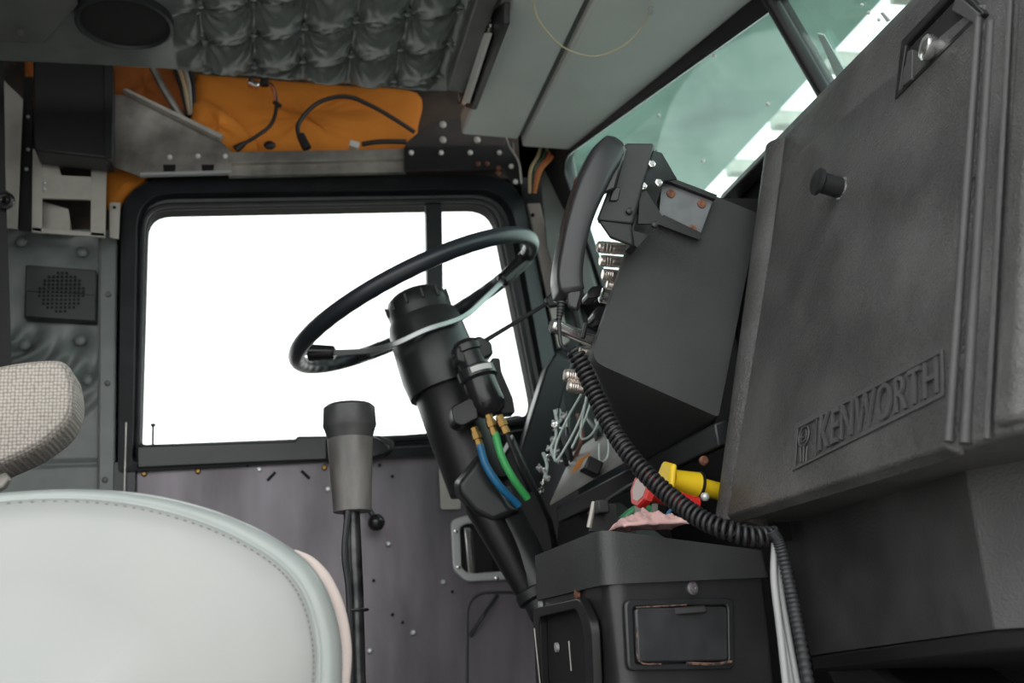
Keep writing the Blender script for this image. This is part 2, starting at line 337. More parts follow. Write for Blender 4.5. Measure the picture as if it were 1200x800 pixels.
# overhead header trims above the windshield
hd = struct('trim_2', (.5, 1.5, 1.1))
def strip(Xa, Za, Xb, Zb, th, name, mt, ya=.75, yb=2.12, b=.006):
    return obj(name, MB().prism([V((Xa, ya, Za)), V((Xa, yb, Za)), V((Xb, yb, Zb)), V((Xb, ya, Zb))], (0, 0, th)), mt, hd, bev=b, seg=3)
strip(.442, 1.105, .572, 1.098, .05, 'header_panel', m_trim)
strip(.569, 1.110, .600, 1.106, .04, 'header_groove', m_trimd, b=.002)
hp = [V((.584, .75, 1.090)), V((.584, 2.14, 1.090)), V((.700, 2.14, 1.085)), V((.862, 1.56, 1.085)), V((.880, 1.5, 1.085)), V((.862, 1.44, 1.085)), V((.690, .85, 1.085))]
obj('header_panel', MB().prism(hp, (0, 0, .05)), m_trim, hd, bev=.006, seg=3)
many('header_screw', MB().cyl((0, 0, -.002), (0, 0, .004), .0045, 8), m_dark, hd, [P(x, y, Z=1.090) for x, y in ((745, 3), (755, 4), (750, 12))])
# windshield plane
wA = V((.712, 2.1, 1.10)); wn = V((.6, .18, .248)).normalized()
def W1(px, py, o=0): return PL(px, py, wA, wn)+wn*o
tl = [W1(663, 168), W1(834, 0), W1(905, -70), W1(965, 110), W1(1015, 200), W1(840, 430), W1(735, 430)]
def wp(Yv, Zv, o=0):   # a point of the left pane
    X = (wA.dot(wn)-wn.y*Yv-wn.z*Zv)/wn.x; return V((X, Yv, Zv))+wn*o
BLw = W1(737, 420)
paneL = [W1(662, 190), W1(858, -5)*1.0, wp(1.515, 1.10), wp(1.515, .50), BLw]
# keep the top edge straight from the corner to the centre post
inL = rpoly([W1(660, 186), wp(1.507, 1.062), wp(1.507, .52), W1(745, 440)], [.05, .01, .01, .03], 6)
outL = rpoly([W1(634, 172), wp(1.501, 1.13), wp(1.501, .48), W1(712, 470)], [.06, .01, .01, .03], 6)
hc = W1(915, 250)
m_wsh = glassy('windshield_tint', (.83, .95, .92), haze=(tuple(hc+EYE), (W1(804, 91)-hc).length))
def mir(p, Yc=1.5): return V((p.x, 2*Yc-p.y, p.z))
wnm = V((wn.x, -wn.y, wn.z))
for k, (lo_, li_, nn) in enumerate(((outL, inL, wn), ([mir(p) for p in outL], [mir(p) for p in inL], wnm))):
    wd = struct('window_%d' % (k+1), lo_[0])
    obj('rubber_gasket', MB().loft([[p-nn*.0 for p in lo_], [p-nn*.012 for p in lo_], [p*.5+q*.5-nn*.016 for p, q in zip(lo_, li_)], [p-nn*.012 for p in li_], [p+nn*.012 for p in li_]], ring=True), m_blk, wd, smooth=30)
    obj('inner_lip', MB().tube([p-nn*.010 for p in li_], .004, 6, True), m_gloss, wd)
    obj('glass', MB().prism([p+(q-p)*.3 for p, q in zip(li_, lo_)], nn*.005), m_wsh, wd)
    if k == 0:
        many('stone_chip', MB().ball((0, 0, 0), .0042, (1, 1, 1), 8), m_rivet, wd, [W1(x, y, -.003) for x, y in ((838, 65), (773, 135), (825, 188), (901, 122))], label='small white stone chip')
        obj('red_sticker', MB().prism([W1(673, 212, -.004), W1(690, 190, -.004), W1(712, 180, -.004), W1(706, 205, -.004), W1(684, 232, -.004)], wn*.002), mat('sticker_red', (.45, .08, .07), .6), wd, label='faded red sticker in the corner')
    else:
        def W2(px, py, o=0): return PL(px, py, mir(wA), wnm)+wnm*o
        many('stone_chip', MB().ball((0, 0, 0), .003, (1, 1, 1), 8), m_white, wd, [W2(x, y, -.003) for x, y in ((983, 78), (1020, 14), (1032, 22), (1012, 5))])
        obj('clear_tape', MB().prism([W2(960, 38, -.004), W2(968, 40, -.004), W2(998, 92, -.004), W2(985, 96, -.004)], wnm*.002), mat('clear_tape', (.55, .72, .68), .3), wd)
        obj('clear_tape', MB().prism([W2(1034, 14, -.004), W2(1037, 13, -.004), W2(1046, 23, -.004), W2(1042, 25, -.004)], wnm*.002), m_white, wd)
post = struct('trim_3', wp(1.5, .5))
obj('centre_post', MB().tube([wp(1.5, 1.16, -.02), wp(1.5, .45, -.02)], .014, 10), m_blk, post)
# body shell that closes the cab
sh = struct('wall_front', (1.1, 1.5, -.8))
obj('firewall', MB().box((1.12, 1.5, -.1), (.04, 1.7, 1.25)), m_dark, sh)
obj('cowl', MB().box((1.3, 1.5, .50), (.45, 1.7, .03)), m_body, sh)
obj('wall_rear', MB().box((-.95, 1.7, .3), (.05, 1.5, 2.2)), m_trimd, kind='structure')
obj('floor', MB().box((.1, 1.5, -.80), (2.1, 1.75, .04)), m_rub, kind='structure')
# --- side wall left of the door, teal padded
sw = struct('wall_left', P(60, 600, Y=2.3))
gx = [P(-120, 400, Y=2.3).x, P(126, 430, Y=2.3).x]; gz = [P(60, 700, Y=2.3).z, P(60, 271, Y=2.3).z]
BT = [P(x, y, Y=2.3) for x, y in ((26, 285), (97, 297), (95, 400), (30, 405), (104, 446), (-30, 340))]
vv = []; ff = []; nx = 110; ny = 160
fc = P(20, 372, Y=2.3)
for j in range(ny+1):
    for i in range(nx+1):
        x = gx[0]+(gx[1]-gx[0])*i/nx; z = gz[0]+(gz[1]-gz[0])*j/ny; h = .012
        for q in BT:
            d = math.hypot(x-q.x, z-q.z); h -= .013*math.exp(-(d/.022)**2)
        h += .004*noise.noise(V((x*14, z*14, 2)))
        # pleats that fan out under the lower button
        pz = P(60, 395, Y=2.3).z
        ang = math.atan2(z-fc.z-.02, x-fc.x+.10); rr = math.hypot(z-fc.z-.02, x-fc.x+.10)
        wgt = math.exp(-((ang+.75)/.28)**2)*min(1, max(0, (rr-.06)/.05))*max(0, min(1, (.36-rr)/.1))
        h += .009*math.sin(rr*140+4*math.sin(ang*3))*wgt*1.5+.006*wgt
        if abs(z-P(60, 545, Y=2.3).z) < .006: h -= .006
        vv.append(V((x, 2.30-h, z)))
for j in range(ny):
    for i in range(nx):
        a = j*(nx+1)+i; ff.append((a, a+1, a+nx+2, a+nx+1))
obj('padded_lining', MB().add(vv, ff), m_sidev, sw, smooth=180)
many('button', MB().ball((0, 0, 0), .0125, (1, .5, 1), 12), m_sidev, sw, [V((q.x, 2.29, q.z)) for q in BT[:5]])
obj('binding_strip', MB().prism([P(117, 272, Y=2.275), P(137, 275, Y=2.275), P(134, 640, Y=2.275), P(114, 640, Y=2.275)], (0, .03, 0)), m_sidev, sw, bev=.004)
many('strip_rivet', knobhead(.006, .004), m_trimd, sw, [P(x, y, Y=2.274) for x, y in ((127, 345), (126, 449), (123, 562))])
obj('binding_seam', MB().tube([P(117, 274, Y=2.276), P(115, 620, Y=2.276)], .0025, 6), m_trimd, sw)
# backing behind the brackets and the batts above the door
up = struct('wall_upper', P(300, 180, Y=2.34))
obj('roof_rail', MB().prism([P(-80, 20, Y=2.345), P(640, 20, Y=2.345), P(640, 208, Y=2.345), P(150, 214, Y=2.345), P(130, 290, Y=2.345), P(-80, 290, Y=2.345)], (0, .012, 0)), mat('brown_rail', (.06, .045, .035), .8, var=.5, vscale=10), up)
obj('rail_block', MB().box(P(580, 180, Y=2.31), (.09, .05, .05)), m_rub, up, bev=.006)
# ================================================================== THINGS ABOVE THE DOOR
def quadthing(name, pts, Yv, dy, mt, label, cat, bev=.002, rad=0, group=None):
    q = [P(x, y, Y=Yv) for x, y in pts]
    if rad: q = rpoly(q, rad)
    return obj(name, MB().prism(q, (0, dy, 0)), mt, None, bev=bev, label=label, cat=cat, group=group)
def lump(pts, Yv, depth, name, mt, label, cat, amp=.015):
    q = cr([P(x, y, Y=Yv) for x, y in pts]+[P(*pts[0], Y=Yv)], 5)[:-1]; c = sum(q, V((0, 0, 0)))/len(q); L = []
    for s_, d in ((1, depth), (1.0, .3*depth), (.95, .02*depth), (.85, -.15*depth), (.6, -.3*depth), (.3, -.36*depth), (.02, -.38*depth)):
        L.append([c+(p-c)*s_+V((0, d+amp*noise.noise(p*18+V((0, s_*3, 0)))*(1-s_+.3), 0)) for p in q])
    return obj(name, MB().loft(L), mt, None, label=label, cat=cat, smooth=180)
lump([(228, 85), (300, 90), (400, 98), (489, 107), (490, 150), (484, 185), (380, 186), (290, 182), (240, 172), (222, 130)], 2.315, .026, 'insulation_batt', m_orange, 'long orange foam insulation batt above the door window with black cables on it', 'insulation')
lump([(226, 118), (240, 116), (262, 128), (290, 152), (300, 176), (270, 190), (240, 172), (224, 150)], 2.262, .035, 'insulation_batt', m_orange, 'folded orange foam flap behind the sloping end of the aluminium gusset', 'insulation')
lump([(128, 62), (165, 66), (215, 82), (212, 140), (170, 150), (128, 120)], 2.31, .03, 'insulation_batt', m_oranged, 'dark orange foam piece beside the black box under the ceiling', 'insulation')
lump([(122, 190), (150, 200), (172, 208), (150, 228), (138, 244), (124, 240)], 2.30, .02, 'insulation_batt', m_orange, 'small ochre foam scrap below the gusset at the window corner', 'insulation', .004)
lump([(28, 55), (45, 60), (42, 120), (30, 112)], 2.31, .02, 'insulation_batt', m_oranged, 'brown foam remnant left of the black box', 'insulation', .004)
t = thing('conduit', 'grey diagonal tube against the orange foam above the gusset', 'tube', P(205, 135, Y=2.25))
obj('pipe', MB().tube([P(176, 74, Y=2.25), P(192, 105, Y=2.25), P(214, 140, Y=2.26)], .0085, 10), m_alu, t)
t = thing('wire_bundle', 'tan and brown wires bunched behind the grey diagonal tube', 'wires', P(225, 140, Y=2.27))
for k, (dx, mt_) in enumerate(((0, m_tan), (7, m_alul), (13, m_rub), (-6, m_rub))):
    obj('wire', MB().tube(cr([P(208+dx, 76, Y=2.28), P(216+dx*.8, 100, Y=2.27), P(222+dx*.4, 135, Y=2.28)], 4), .005, 6), mt_, t)
# black box
t = thing('black_box', 'tall black box hanging beside the gusset under the ceiling corner', 'box', P(85, 185, Y=2.2))
obj('housing', MB().prism([P(38, 55, Y=2.14), P(130, 65, Y=2.14), P(130, 186, Y=2.14), P(40, 176, Y=2.14)], (0, .07, 0)), m_blk, t, bev=.004)
obj('side_flange', MB().prism([P(121, 66, Y=2.135), P(132, 66, Y=2.135), P(132, 188, Y=2.135), P(123, 188, Y=2.135)], (0, .02, 0)), m_blk2, t, bev=.002)
# pierced aluminium bracket
t = thing('pocket_bracket', 'pale aluminium bracket with two cut-out windows under the black box', 'bracket', P(80, 275, Y=2.22))
def Q(x, y, yv=2.22): return P(x, y, Y=yv)
for nm, pts_ in (('side_flange', [(38, 174), (50, 174), (49, 272), (37, 270)]), ('crossbar', [(49, 204), (107, 207), (107, 234), (49, 232)]), ('upright', [(107, 184), (125, 187), (123, 277), (106, 276)]), ('bottom_rail', [(37, 266), (123, 273), (123, 278), (37, 272)])):
    obj(nm, MB().prism([Q(*p) for p in pts_], (0, .006, 0)), m_alul, t, bev=.001)
obj('corner_gusset', MB().prism([Q(49, 186, 2.221), Q(66, 186, 2.221), Q(72, 206, 2.221), Q(49, 205, 2.221)], (0, .005, 0)), m_alul, t)
obj('inner_plate', MB().prism([Q(50, 236, 2.26), Q(80, 245, 2.26), Q(84, 270, 2.26), Q(50, 266, 2.26)], (0, .004, 0)), m_alul, t)
obj('inner_plate', MB().prism([Q(48, 262, 2.25), Q(82, 262, 2.25), Q(82, 272, 2.25), Q(48, 270, 2.25)], (0, .004, 0)), m_alul, t)
many('bracket_stud', knobhead(.004, .003), m_zinc, t, [Q(x, y, 2.219) for x, y in ((52, 214), (52, 222))])
t = thing('corner_plate', 'tall pale plate with a clipped corner at the far left edge', 'plate', P(10, 270, Y=2.2))
obj('sheet', MB().prism([Q(-30, 60, 2.2), Q(5, 94, 2.2), Q(27, 116, 2.2), Q(20, 268, 2.2), Q(-30, 265, 2.2)], (0, .005, 0)), m_alul, t, bev=.001)
obj('clip', MB().ball(P(5, 232, Y=2.19), .014, (1, .6, 1.2)), m_gloss, t)
t = thing('drilled_rail', 'narrow black upright rail between the pale plate and the black box', 'rail', P(30, 270, Y=2.24))
obj('channel', MB().prism([Q(28, 90, 2.24), Q(38, 90, 2.24), Q(36, 270, 2.24), Q(22, 268, 2.24)], (0, .01, 0)), m_blk2, t)
many('stud', knobhead(.004, .003), m_zinc, t, [Q(x, y, 2.239) for x, y in ((33, 137), (33, 175), (31, 198))])
t = thing('tab_strip', 'short ivory strip with a hole at the window corner', 'strip', P(134, 278, Y=2.25))
obj('tab', MB().prism([Q(128, 237, 2.25), Q(141, 237, 2.25), Q(139, 280, 2.25), Q(128, 278, 2.25)], (0, .005, 0)), m_alul, t, bev=.001)
obj('hole', MB().cyl(Q(134, 243, 2.252), Q(134, 243, 2.248), .0035), m_dark, t)
# gusset
t = thing('gusset_plate', 'scuffed aluminium gusset plate sloping down above the window corner', 'bracket', P(200, 205, Y=2.24))
gp = [(131, 110), (149, 112), (258, 164), (271, 178), (271, 203), (165, 207), (131, 194)]
obj('web', MB().prism([Q(*p, 2.24) for p in gp], (0, .005, 0)), m_alu, t)
obj('folded_lip', MB().prism([Q(145, 110, 2.235), Q(149, 109, 2.235), Q(262, 163, 2.235), Q(258, 167, 2.235)], (0, -.018, .002)), m_alul, t, bev=.001)
obj('bottom_lip', MB().prism([Q(165, 205, 2.24), Q(271, 202, 2.24), Q(271, 205, 2.24), Q(165, 208, 2.24)], (0, -.012, 0)), m_zinc, t)
many('rivet', knobhead(.0055, .004), m_rivet, t, [Q(x, y, 2.239) for x, y in ((199, 184), (232, 183), (264, 183))])
for x in (198, 243): obj('notch', MB().prism([Q(x-7, 193, 2.2385), Q(x+8, 193, 2.2385), Q(x+7, 203, 2.2385), Q(x-6, 204, 2.2385)], (0, -.001, 0)), m_dark, t)
# channel rail
t = thing('channel_rail', 'long aluminium channel rail across the top of the door window', 'rail', P(370, 203, Y=2.25))
obj('upper_flange', MB().prism([Q(268, 178, 2.235), Q(476, 174, 2.235), Q(476, 186, 2.235), Q(268, 191, 2.235)], (0, .03, 0)), m_alu, t, bev=.0015)
obj('web', MB().prism([Q(268, 190, 2.25), Q(476, 185, 2.25), Q(476, 200, 2.25), Q(268, 204, 2.25)], (0, .01, 0)), m_alu, t)
obj('lower_lip', MB().prism([Q(268, 202, 2.238), Q(476, 198, 2.238), Q(476, 201, 2.238), Q(268, 206, 2.238)], (0, .015, 0)), m_alu, t)
# riveted plates
t = thing('riveted_bracket', 'black and brown riveted bracket at the upper front corner of the door window', 'bracket', P(540, 205, Y=2.23))
obj('lower_plate', MB().prism([Q(474, 172, 2.225), Q(590, 170, 2.225), Q(607, 186, 2.225), Q(610, 216, 2.225), Q(600, 216, 2.225), Q(590, 198, 2.225), Q(474, 200, 2.225)], (0, .006, 0)), m_blk, t, bev=.001)
obj('upper_plate', MB().prism([Q(475, 168, 2.232), Q(504, 143, 2.232), Q(535, 138, 2.232), Q(592, 152, 2.232), Q(592, 176, 2.232), Q(475, 176, 2.232)], (0, .006, 0)), mat('bronze_plate', (.05, .045, .042), .5, .3, var=.3), t, bev=.001)
many('rivet', knobhead(.006, .005), m_rivet, t, [Q(x, y, 2.224) for x, y in ((482, 179), (517, 179), (551, 179), (585, 179), (599, 195), (604, 213))])
many('rivet', knobhead(.0085, .004), m_alul, t, [Q(x, y, 2.231) for x, y in ((519, 146), (519, 164), (559, 164))])
many('bolt', knobhead(.006, .004), m_rusts, t, [Q(x, y, 2.224) for x, y in ((560, 192), (571, 192), (584, 197), (584, 203))])
obj('strap', MB().tube(cr([P(590, 153, Y=2.2), P(597, 172, Y=2.19), P(608, 190, Y=2.19), P(611, 215, Y=2.2)], 5), .0025, 6), m_alul, t)
t = thing('wire_harness', 'tan, green and red wires looping down beside the windshield corner', 'wires', P(640, 220, Y=2.2))
for k, (dx, mt_) in enumerate(((-6, m_tan), (0, mat('wire_green', (.05, .12, .07), .5)), (6, m_redw), (11, mat('wire_orange', (.6, .22, .06), .5)), (-1, m_rub))):
    obj('wire', MB().tube(cr([P(641+dx, 168, Y=2.21), P(636+dx, 184, Y=2.19), P(626+dx*.7, 200, Y=2.19), P(623+dx*.3, 226, Y=2.22)], 5), .0045, 6), mt_, t)
obj('wire', MB().tube(cr([P(641, 150, Y=2.2), P(643, 165, Y=2.19), P(640, 177, Y=2.2)], 5), .005, 6), m_tan, t)
obj('loom_sleeve', MB().tube(cr([P(612, 155, Y=2.23), P(640, 162, Y=2.2), P(672, 168, Y=2.18)], 5), .02, 10), m_dark, t)
# cables on the foam
t = thing('red_tailed_cable', 'black cable with a red tail hanging down over the orange foam', 'cable', P(280, 175, Y=2.25))
obj('cord', MB().tube(cr([P(303, 98, Y=2.2), P(318, 100, Y=2.2), P(324, 122, Y=2.22), P(318, 145, Y=2.25), P(300, 160, Y=2.25), P(282, 170, Y=2.25)], 6), .0045, 8), m_rub, t)
obj('plug', MB().tube([P(286, 168, Y=2.25), P(276, 175, Y=2.25)], [.006, .010]), m_rub, t)
obj('red_tail', MB().tube(cr([P(312, 97, Y=2.195), P(320, 104, Y=2.195), P(322, 118, Y=2.21)], 4), .0025, 6), m_redw, t)
obj('cable_tie', MB().box(P(325, 122, Y=2.215), (.02, .008, .007), Matrix.Rotation(.6, 3, 'Y')), m_blk, t)
t = thing('wire_clip', 'shiny clip at the headliner edge holding the red-tailed cable', 'clip', P(298, 100, Y=2.18))
obj('clip_body', MB().box(P(297, 99, Y=2.19), (.026, .02, .014), Matrix.Rotation(.4, 3, 'Y')), m_chrome, t, bev=.003)
obj('clip_block', MB().box(P(310, 97, Y=2.19), (.018, .02, .014)), m_blk, t, bev=.003)
t = thing('looped_cable', 'thick black cable arching over the orange foam to a plug', 'cable', P(355, 172, Y=2.24))
obj('cord', MB().tube(cr([P(352, 165, Y=2.24), P(350, 145, Y=2.24), P(372, 121, Y=2.24), P(405, 113, Y=2.24), P(435, 124, Y=2.24), P(463, 140, Y=2.24), P(486, 155, Y=2.25)], 7), .0052, 8), m_rub, t)
obj('plug', MB().tube([P(352, 158, Y=2.235), P(360, 174, Y=2.235)], [.010, .011]), m_rub, t)
t = thing('crimped_lead', 'short black lead with a white crimp lying above the channel rail', 'cable', P(440, 172, Y=2.24))
obj('lead', MB().tube(cr([P(424, 169, Y=2.235), P(445, 166, Y=2.235), P(476, 166, Y=2.235)], 4), .006, 8), m_rub, t)
obj('crimp', MB().box(P(415, 170, Y=2.235), (.022, .014, .016), Matrix.Rotation(.3, 3, 'Y')), m_white, t, bev=.002)
obj('rubber_grommet', MB().ball(P(316, 170, Y=2.235), .0125, (1.1, .7, .8)), m_rub, None, label='small black grommet stuck in the foam between the two hanging cables', cat='grommet')
# lamp on the rear edge of the header
t = thing('header_lamp', 'narrow lamp with a white lens and chrome surround set into the header side', 'lamp', P(560, 100, Y=1.9))
lx = .425
def LX(px, py, o=0): p = P(px, py, X=lx); return p+V((-o, 0, 0))
obj('backing', MB().prism([LX(537, 122), LX(543, 96), LX(571, 18), LX(590, 2), LX(590, 28), LX(552, 128)], (.012, 0, 0)), m_blk, t, bev=.002)
obj('chrome_rim', MB().tube(rpoly([LX(541, 122, .006), LX(541, 100, .006), LX(571, 18, .006), LX(579, 30, .006), LX(548, 122, .006)], .01, 3), .0028, 6, True), m_chrome, t)
obj('lens', MB().prism([LX(546, 121, .004), LX(573, 39, .004), LX(580, 39, .004), LX(553, 121, .004)], (-.006, 0, 0)), m_white, t, bev=.001)
# wire loop below the header
t = thing('hanging_wire', 'thin straw-coloured wire hanging in a long loop below the grey header', 'wire', P(700, 60, Z=1.06))
obj('strand', MB().tube(cr([P(626, -30, Z=1.08), P(626, 5, Z=1.07), P(634, 28, Z=1.05), P(660, 55, Z=1.04), P(695, 66, Z=1.04), P(728, 55, Z=1.05), P(750, 35, Z=1.07), P(761, 15, Z=1.083)], 8), .0017, 6), mat('straw_wire', (.62, .55, .38), .5), t)
obj('terminal', MB().cyl(P(763, 13, Z=1.075), P(763, 9, Z=1.088), .005, 10), m_zinc, t)
# oval ceiling speaker
t = thing('round_speaker', 'round black speaker set flush in the headliner', 'speaker', P(148, 28, Z=CZ-.02))
sc_ = P(146, 26, Z=CZ-.012)
obj('rim', MB().lathe(sc_+V((0, 0, .01)), (0, 0, -1), [(0, .083), (.016, .083), (.018, .078), (.012, .074), (.0, .074)], 40), m_rub, t)
obj('grille', MB().lathe(sc_+V((0, 0, .004)), (0, 0, -1), [(0, .077), (.006, .074), (.009, .05), (.0095, 0)], 40), m_dark, t)
# speaker on the side wall
t = thing('wall_speaker', 'small square dark speaker with a pierced round grille on the padded wall', 'speaker', P(70, 376, Y=2.26))
hs = [Q(30, 310, 2.262), Q(113, 316, 2.262), Q(112, 377, 2.262), Q(28, 372, 2.262)]
obj('housing', MB().prism(hs, (0, .03, 0)), mat('speaker_grey', (.04, .043, .046), .5), t, bev=.003)
obj('lower_step', MB().prism([Q(30, 340, 2.259), Q(112, 345, 2.259), Q(111, 376, 2.259), Q(29, 371, 2.259)], (0, .006, 0)), mat('speaker_grey_low', (.035, .037, .04), .5), t, bev=.002)
mh = MB(); c0 = Q(72, 342, 2.2575)
for i in range(-5, 6):
    for j in range(-5, 6):
        if i*i+j*j < 27: mh.box(c0+V((i*.0085, 0, j*.0085)), (.005, .001, .005))
obj('grille_holes', mh, m_dark, t, kind='stuff')
# black strap at the left edge
t = thing('seat_belt', 'black seat belt webbing hanging at the left edge', 'seat belt', P(5, 440, Y=2.1))
obj('webbing', MB().prism([P(-14, 60, Y=2.1), P(4, 60, Y=2.1), P(6, 200, Y=2.1), P(14, 440, Y=2.12), P(-10, 440, Y=2.12)], (0, .003, 0)), m_blk, t)
obj('belt_guide', MB().torus(P(6, 235, Y=2.09), (0, 1, .2), .012, .006, 16), m_gloss, t)
# ================================================================== STEERING
th = math.radians(24); WC = P(488, 355, Y=1.9); ax = V((-math.sin(th), 0, math.cos(th))); e1 = V((math.cos(th), 0, math.sin(th))); e2 = V((0, 1, 0))
t = thing('steering_wheel', 'large thin-rimmed black steering wheel with grey metal spokes', 'steering wheel', WC)
def RP(a, r=.245, h=0): return WC+r*(math.cos(a)*e1+math.sin(a)*e2)+ax*h
n = 180; L_ = []
for k in range(n):
    a = 2*math.pi*k/n; d = (math.cos(a)*e1+math.sin(a)*e2); sec = []
    for q in range(14):
        b_ = 2*math.pi*q/14; rr = .0155
        if math.cos(b_) < .2: rr -= .0018*(1+math.cos(a*44))*.5*(1 if abs(math.sin(b_)) < .95 else .3)   # finger grips on the inside
        sec.append(WC+d*(.245+rr*math.cos(b_))+ax*rr*math.sin(b_))
    L_.append(sec)
obj('rim', MB().loft(L_, ring=True), mat('rim_rubber', (.022, .026, .032), .33), t, smooth=60)
H = WC-ax*.035
m_spk = mat('spoke_grey', (.42, .45, .45), .3, .7)
def spoke(ctrl, w0, mt_, nm='spoke'):
    pp = cr(ctrl, 8); L_ = []
    for i, p in enumerate(pp):
        d = (pp[min(i+1, len(pp)-1)]-pp[max(i-1, 0)]).normalized(); tg = d.cross(ax).normalized(); up_ = tg.cross(d).normalized()
        L_.append([p+tg*.0025+up_*w0, p+tg*.0025-up_*w0, p-tg*.0025-up_*w0, p-tg*.0025+up_*w0])
    return obj(nm, MB().loft(L_), mt_, t, bev=.0015)
sp = spoke([P(358, 413, Y=1.92), P(385, 413, Y=1.91), P(430, 411, Y=1.87), P(462, 403, Y=1.825), P(500, 386, Y=1.81), P(543, 371, Y=1.825), P(572, 346, Y=1.87), P(600, 318, Y=1.90), P(614, 306, Y=1.91)], .0052, m_spk)
for a_, b_ in (((362, 413, 1.92), (392, 413, 1.905)), ((617, 302, 1.91), (588, 330, 1.89))):
    obj('spoke_cap', MB().tube([P(*a_[:2], Y=a_[2]), P(*b_[:2], Y=b_[2])], [.0165, .013], 12), m_gloss, sp, bev=.003)
for a in (1.15, 2.0):
    sp = spoke([H+.035*(math.cos(a)*e1+math.sin(a)*e2), RP(a, .13, -.03), RP(a, .215, -.008), RP(a, .242, 0)], .006, m_spk)
    obj('spoke_cap', MB().tube([RP(a, .20, -.012), RP(a, .235, -.003)], [.012, .016], 10), m_gloss, sp, bev=.003)
obj('hub', MB().lathe(H-ax*.02, ax, [(0, .05), (.02, .055), (.03, .05)], 24), m_blk2, t)
C0 = P(489, 356, Y=1.9); C1 = P(552, 540, Y=1.87); cd = (C1-C0).normalized(); CL = (C1-C0).length
hc_ = obj('horn_cap', MB().lathe(C0+cd*.048, -cd, [(0, .058), (.03, .061), (.045, .060), (.058, .056), (.066, .046), (.068, 0)], 32), m_blk2, t)
u_, w_ = frame(cd)
many('cap_rib', MB().box((0, 0, 0), (.008, .004, .018), cd.to_track_quat('Z', 'Y').to_matrix()), m_blk, hc_, [C0+cd*.005+.061*(math.cos(a)*u_+math.sin(a)*w_) for a in [k*math.pi/6 for k in range(12)]])
t = thing('steering_column', 'black steering column shroud slanting down from the wheel to the dash', 'steering column', P(625, 690, Y=1.8))
obj('upper_shroud', MB().lathe(C0+cd*.03, cd, [(0, .050), (.004, .066), (.02, .070), (.075, .073), (.115, .074), (.15, .070), (.152, .060)], 40), m_blk2, t)
obj('lower_shroud', MB().lathe(C0+cd*.17, cd, [(0, .055), (.01, .061), (.09, .060), (.20, .056), (.205, .04)], 32), m_blk, t)
E1 = P(628, 692, Y=1.80); E0 = P(545, 520, Y=1.88)
K = P(556, 585, Y=1.82)
obj('shroud_bulge', MB().loft([[P(x, y, Y=yv) for x, y in pts_] for yv, pts_ in ((1.80, [(560, 530), (600, 592), (612, 600), (580, 620), (560, 612), (532, 580), (530, 566)]), (1.76, [(562, 536), (596, 592), (606, 598), (578, 610), (556, 598), (540, 578), (538, 566)]), )]+[]), m_blk2, t, bev=.012, seg=3)
obj('column_tube', MB().tube([P(572, 585, Y=1.83), P(600, 635, Y=1.82), P(632, 694, Y=1.80)], [.045, .042, .038], 24), m_blk2, t)
obj('column_tube', MB().tube([P(560, 585, Y=1.79), P(590, 640, Y=1.79), P(616, 690, Y=1.79)], [.026, .024, .02], 16), m_blk, t)
obj('column_cover', MB().loft([[P(x, y, Y=1.90) for x, y in ((600, 505), (648, 610), (655, 640), (640, 700), (600, 640), (570, 560))], [P(x, y, Y=1.86) for x, y in ((602, 515), (645, 610), (650, 640), (635, 690), (605, 640), (575, 560))]]), m_blk, t, bev=.006)
obj('lower_joint', MB().lathe(P(622, 690, Y=1.78), E1-E0, [(0, .02), (.005, .03), (.02, .03), (.024, .022), (.05, .022)], 16), m_rub, t)
# trailer hand valve
t = thing('hand_valve', 'black trailer brake hand valve with a white label band on the column', 'valve', P(570, 500, Y=1.76))
va = P(545, 402, Y=1.775); vb = P(577, 488, Y=1.755); vd = (vb-va).normalized()
obj('clamp', MB().prism(rpoly([P(528, 416, Y=1.80), P(556, 402, Y=1.80), P(570, 410, Y=1.80), P(572, 424, Y=1.80), P(545, 436, Y=1.80), P(530, 432, Y=1.80)], .006), (0, -.05, 0)), m_blk2, t, bev=.004)
obj('valve_body', MB().lathe(va, vd, [(0, .022), (.010, .030), (.022, .030), (.024, .026), (.05, .027), (.055, .035), (.072, .035), (.077, .030), (.12, .031), (.132, .026), (.14, .016)], 28), m_gloss, t)
lf = vd.cross(V((0, -1, 0))).normalized(); lt_ = lf.cross(vd); lt_ = lt_ if lt_.y < 0 else -lt_
L_ = []
for k in range(9):
    a = math.radians(-38+k*8); dd_ = lt_*math.cos(a)+lf*math.sin(a); o_ = va+vd*.058
    L_.append([o_+dd_*.0352, o_+dd_*.0362, o_+dd_*.0362+vd*.010, o_+dd_*.0352+vd*.010])
obj('label_band', MB().loft(L_), m_white, t, label='small white label')
obj('side_lug', MB().prism(rpoly([P(572, 424, Y=1.79), P(582, 424, Y=1.79), P(584, 440, Y=1.79), P(597, 470, Y=1.79), P(600, 488, Y=1.79), P(583, 490, Y=1.79)], .005), (0, -.03, 0)), m_blk2, t, bev=.003)
obj('port_block', MB().prism(rpoly([P(524, 483, Y=1.79), P(545, 472, Y=1.79), P(553, 478, Y=1.79), P(556, 496, Y=1.79), P(537, 506, Y=1.79), P(527, 502, Y=1.79)], .005), (0, -.045, 0)), m_gloss, t, bev=.003)
lv = obj('lever', MB().tube([P(562, 403, Y=1.77), P(640, 356, Y=1.74)], [.0045, .0035], 8), m_rub, t, label='thin rod lever')
obj('lever_paddle', MB().prism(rpoly([P(637, 352, Y=1.745), P(650, 340, Y=1.745), P(662, 352, Y=1.745), P(655, 360, Y=1.745), P(642, 362, Y=1.745)], .004), (0, -.012, 0)), m_blk, lv, bev=.003)
